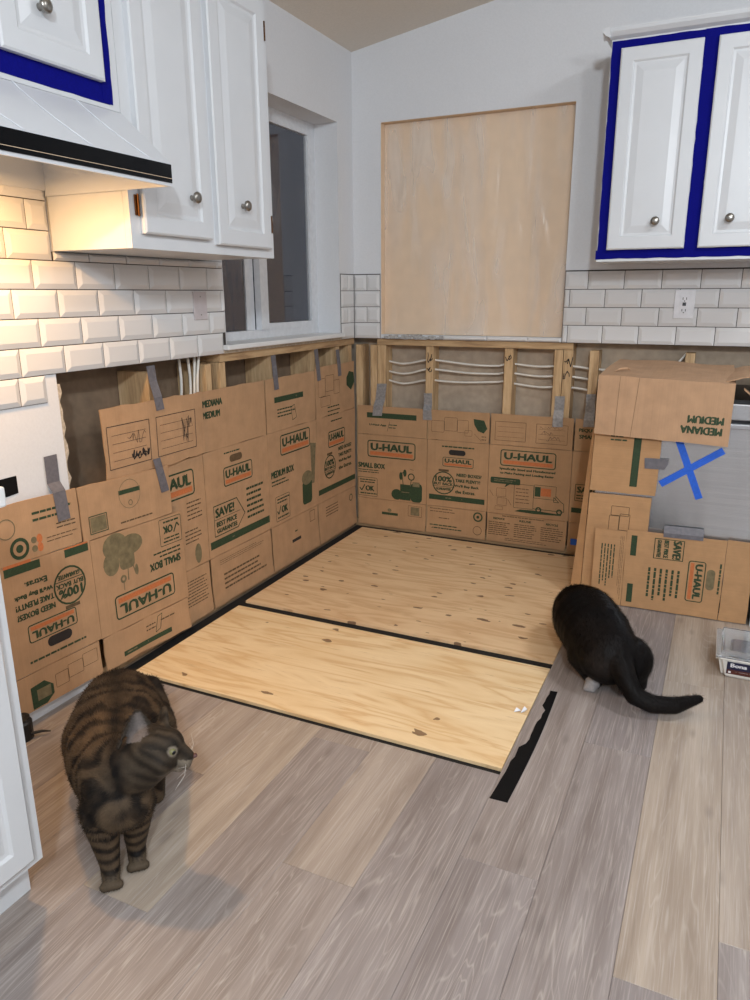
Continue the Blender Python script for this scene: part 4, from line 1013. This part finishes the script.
# ---- tabby, standing, head turned to the right of the picture
HC_ = Vector((.776, -2.503, .310)); FX = Vector((.86, .46, -.20)).normalized(); UPh = Vector((-.15, .0, 1)); UPh = (UPh-FX*UPh.dot(FX)).normalized(); SD = FX.cross(UPh).normalized()   # SD points to the camera side
EN = Vector((.62, -.62, .48)).normalized(); ER = Vector((.905, .425, 0)); EU = EN.cross(ER); EU = EU if EU.z > 0 else -EU
EB = HC_-ER*.036+EU*.006+EN*.026; ET = HC_-ER*.044+EU*.078+EN*.022        # near ear: base, tip
def hp(f_, s_, u_): return HC_+FX*f_+SD*s_+UPh*u_
b = Blob()
chain(b, [((.455, -2.285, .195), .105), ((.52, -2.365, .185), .122), ((.585, -2.435, .190), .112), ((.645, -2.495, .205), .092), ((.685, -2.530, .215), .078)])
chain(b, [((.665, -2.515, .225), .082), ((.735, -2.520, .268), .062), ((.780, -2.500, .300), .052)])
sphere_into(b, (.70, -2.545, .185), .070)
chain(b, [((.445, -2.36, .15), .085), ((.43, -2.385, .10), .055), ((.425, -2.37, .05), .028), ((.455, -2.405, .018), .022), ((.48, -2.43, .015), .021)])
chain(b, [((.515, -2.27, .15), .082), ((.555, -2.27, .10), .055), ((.54, -2.265, .055), .028), ((.575, -2.305, .020), .022), ((.600, -2.335, .017), .022)])
for (sx, sy, px, py) in ((.662, -2.570, .686, -2.580), (.712, -2.512, .698, -2.512)):
    chain(b, [((sx, sy, .165), .044), ((sx*.5+px*.5, sy*.5+py*.5, .10), .032), ((px, py, .045), .0225), ((px+.004, py-.004, .020), .021), ((px+.016, py-.016, .015), .0185)])
    for q in (-.015, -.005, .005, .015): sphere_into(b, (px+.027+q*.7, py-.027+q*.7, .0125), .0108)
chain(b, [((.45, -2.235, .240), .030), ((.492, -2.205, .232), .027), ((.525, -2.210, .185), .023), ((.545, -2.225, .12), .020), ((.56, -2.235, .06), .018), ((.575, -2.235, .03), .013)])
# head
sphere_into(b, hp(-.004, 0, -.002), .054, (1, 1, .92)); sphere_into(b, hp(.016, .026, -.014), .032); sphere_into(b, hp(.016, -.026, -.014), .032)
sphere_into(b, hp(.022, 0, .008), .038); chain(b, [(hp(.030, 0, .004), .027), (hp(.072, 0, -.010), .0130)]); sphere_into(b, hp(.067, .010, -.021), .0150); sphere_into(b, hp(.067, -.010, -.021), .0150)
sphere_into(b, hp(.054, 0, -.035), .015)
ear(b, EB, ET, .074, EN); ear(b, hp(.004, -.030, .036), hp(.000, -.044, .068), .040, -SD*.5+FX*.8)
me = fuse(b, .004, 4)
AX = Vector((.26, -.27, 0)).normalized(); BASE = Vector((.455, -2.285, .2))
T_DARK, T_MID, T_WARM, T_PALE, T_EAR = [Vector(lin(c_)[:3]) for c_ in ((24, 21, 20), (90, 78, 64), (102, 80, 58), (158, 146, 130), (150, 140, 136))]
PAWS = [Vector((.686, -2.580, .012)), Vector((.698, -2.512, .012))]
def tabby_col(p):
    nz = noise.noise(p*9)*.6+noise.noise(p*22)*.4; n3 = noise.noise(p*48)
    hv = p-HC_; f_, sg, u_ = hv.dot(FX), hv.dot(SD), hv.dot(UPh); s_ = abs(sg)
    ev = p-EB; eu = ev.dot(ET-EB)/(ET-EB).length
    if .006 < eu < .085 and ev.length < .085 and abs(ev.dot(EN)) < .022 and abs(ev.dot(ER)) < .036:
        wdt = .038*(1-eu/.085); k_ = abs(ev.dot(ER)+.008*eu/.064)/max(.004, wdt)
        return T_EAR.lerp(T_DARK, min(.8, max(0, .25+.45*k_*k_+.5*nz+.3*eu/.06))) if k_ < .85 and eu < .066 else T_MID.lerp(T_DARK, .75)
    hw = min(1, max(0, (.112-hv.length)/.035))*min(1, max(0, (f_+.05)/.03))
    hc = None
    if hw > 0:
        t_ = .5+.5*math.sin(s_*330+nz*2) if u_ > .02 else .5+.5*math.sin(u_*230+f_*110+nz*4)
        hc = T_MID.lerp(T_DARK, .40+.42*t_)
        if f_ > .052 and u_ < -.010: hc = hc.lerp(T_PALE, .45)
        hc = hc.lerp(T_PALE, .5*min(1, max(0, (f_-.018)/.025))*min(1, max(0, (-.024-u_)/.012)))
        e_ = math.hypot(math.hypot(f_-.037, s_-.027), u_-.012)
        hc = hc.lerp(T_PALE, .65*min(1, max(0, (.0140-e_)/.003))) if e_ < .0140 else hc.lerp(T_DARK, .5*max(0, 1-(e_-.0140)/.012))
        if hw >= 1: return hc
    q = p-BASE; s1_ = q.dot(AX); lat = q.dot(Vector((-AX.y, AX.x, 0)))
    if p.z < .15 and s1_ > .22: t_ = .5+.5*math.sin(p.z*230+nz*3.0)
    else: t_ = .5+.5*math.sin(s1_*105+abs(lat)*26+p.z*10+nz*7.5)
    spine = math.exp(-(lat/.024)**2)*(p.z > .24)
    t_ = min(1, max(0, (t_-.30)*1.9)); t_ = max(t_, spine*.9)
    c = T_MID.lerp(T_WARM, min(1, max(0, .45+.7*noise.noise(p*6+Vector((4, 0, 0)))))).lerp(T_DARK, min(1, .18+.72*t_+.25*n3))
    if p.z < .03: c = c.lerp(T_MID, .6)
    for pc in PAWS:
        dv_ = p-pc
        if p.z < .03 and dv_.length < .04 and dv_.dot(AX) > .012:
            fr_ = (dv_.x*.707+dv_.y*.707)/.0099; c = c.lerp(T_DARK, .8*max(0, 1-abs(fr_-round(fr_))/.22)) if abs(fr_) < 1.6 else c  # crease shade between the toes, painted into the fur colour
    if p.z > .10: c = c.lerp(T_DARK, .55*max(0, 1-(p-Vector((.50, -2.44, .28))).length/.07))
    c = c.lerp(T_DARK, .45*min(1, max(0, (.16-s1_)/.16)))
    return c.lerp(hc, hw) if hc else c
paint(me, tabby_col); me.name = 'tabby_cat'; me.materials.clear(); me.materials.append(MAT['tabby_fur'])
for p_ in me.polygons: p_.use_smooth = True
cat1 = bpy.data.objects.new('tabby_cat', me); COL.objects.link(cat1); tag(cat1, 'brown striped tabby cat standing on the planks, head turned right', 'cat')
def tabby_comb(p):
    hv = p-HC_
    if hv.length < .09: return -FX+UPh*.1
    return (-AX+Vector((0, 0, -.6))) if p.z > .13 else Vector((0, 0, -1))
def tabby_len(p):
    hv = p-HC_
    if hv.length < .1: return .0045 if hv.dot(FX) > .01 else .007
    return .013 if p.z > .12 else .006
fur(cat1, 42000, tabby_len, .00055, tabby_comb, tabby_col, 'tabby_fur', lambda p: (p-hp(.036, .027, .012)).length < .012 or (p-hp(.036, -.027, .012)).length < .012)
plain('eye_amber', (124, 122, 84), .1, var=.2); plain('eye_pupil', (6, 6, 8), .05); plain('cat_nose', (84, 54, 50), .5); plain('whisker', (210, 206, 200), .4)
for sgn in (1, -1):
    c0 = hp(.0375, sgn*.0275, .012); bb_ = bmesh.new(); sphere_into(bb_, c0, .0092); e_ = obj('eye', bb_, 'eye_amber', cat1, smooth=True, local=True)
    look = (FX*.75+SD*sgn*.62+Vector((0, 0, .05))).normalized(); bb_ = bmesh.new(); sphere_into(bb_, c0+look*.0050, .0055); obj('pupil', bb_, 'eye_pupil', e_, smooth=True, local=True)
bb_ = bmesh.new(); sphere_into(bb_, hp(.0840, 0, -.007), .0060, (1, 1, .8)); obj('nose', bb_, 'cat_nose', cat1, smooth=True, local=True)
for sgn in (1, -1):
    for q in (-.5, .0, .5):
        obj('whisker', tube([hp(.070, sgn*.020, -.018), hp(.074, sgn*.045, -.018+q*.02), hp(.062, sgn*.072, -.022+q*.05)], [.0005, .0004, .0002], seg=4), 'whisker', cat1, local=True)

# ---- dark cat, seen from behind, tail laid to the right
b = Blob()
chain(b, [((1.550, -1.285, .125), .100), ((1.500, -1.210, .148), .112), ((1.452, -1.125, .156), .112), ((1.416, -1.040, .146), .094), ((1.398, -.995, .130), .076)])
chain(b, [((1.41, -.99, .12), .064), ((1.40, -.93, .095), .050)]); sphere_into(b, (1.400, -.90, .085), .048); sphere_into(b, (1.392, -.862, .070), .027)
ear(b, (1.375, -.900, .115), (1.366, -.900, .142), .032, (-.3, 1, 0)); ear(b, (1.425, -.895, .115), (1.436, -.89, .142), .032, (.3, 1, 0))
for sgn, px, py in ((-1, 1.508, -1.322), (1, 1.640, -1.285)):
    chain(b, [((1.552+sgn*.060, -1.262, .105), .076), ((1.560+sgn*.066, -1.248, .055), .050), ((px+.01, py+.03, .022), .026), ((px, py, .016), .020)])
    for q in (-.012, 0, .012): sphere_into(b, (px+q, py-.012, .011), .010)
for px in (1.385, 1.455): chain(b, [((px*.5+.71, -1.0, .10), .045), ((px, -.985, .045), .026), ((px-.008, -.965, .016), .019)])
chain(b, [((1.585, -1.335, .140), .046), ((1.618, -1.385, .102), .034), ((1.650, -1.412, .064), .029), ((1.702, -1.410, .046), .027), ((1.765, -1.385, .044), .025), ((1.830, -1.335, .056), .013)])
me = fuse(b, .0045, 10)
PW = Vector((1.508, -1.330, .014))
D_BLK, D_BR, D_WHT, D_GREY = [Vector(lin(c_)[:3]) for c_ in ((9, 8, 9), (22, 18, 17), (168, 164, 164), (84, 76, 72))]
def dark_col(p):
    c = D_BLK.lerp(D_BR, min(1, max(0, .35+.5*noise.noise(p*8)+.3*(p.y < -1.28))))
    c = c.lerp(D_GREY, .30*max(0, 1-(p-Vector((1.535, -1.375, .12))).length/.06))
    if (p-PW).length < .034: c = c.lerp(D_WHT, .9)
    return c
paint(me, dark_col); me.name = 'dark_cat'; me.materials.clear(); me.materials.append(MAT['dark_fur'])
for p_ in me.polygons: p_.use_smooth = True
cat2 = bpy.data.objects.new('dark_cat', me); COL.objects.link(cat2); tag(cat2, 'dark brown-black cat seen from behind, tail out to the right, beside the plywood', 'cat')
AX2 = Vector((-.16, .35, 0)).normalized()
fur(cat2, 34000, lambda p: .015 if p.z > .06 else .007, .0006, lambda p: -AX2+Vector((0, 0, -.6)), dark_col, 'dark_fur')
for sgn in (-1, 1):
    bb_ = bmesh.new(); sphere_into(bb_, (1.385+sgn*.026, -.862, .118), .008); obj('eye', bb_, 'eye_amber', cat2, smooth=True, local=True)
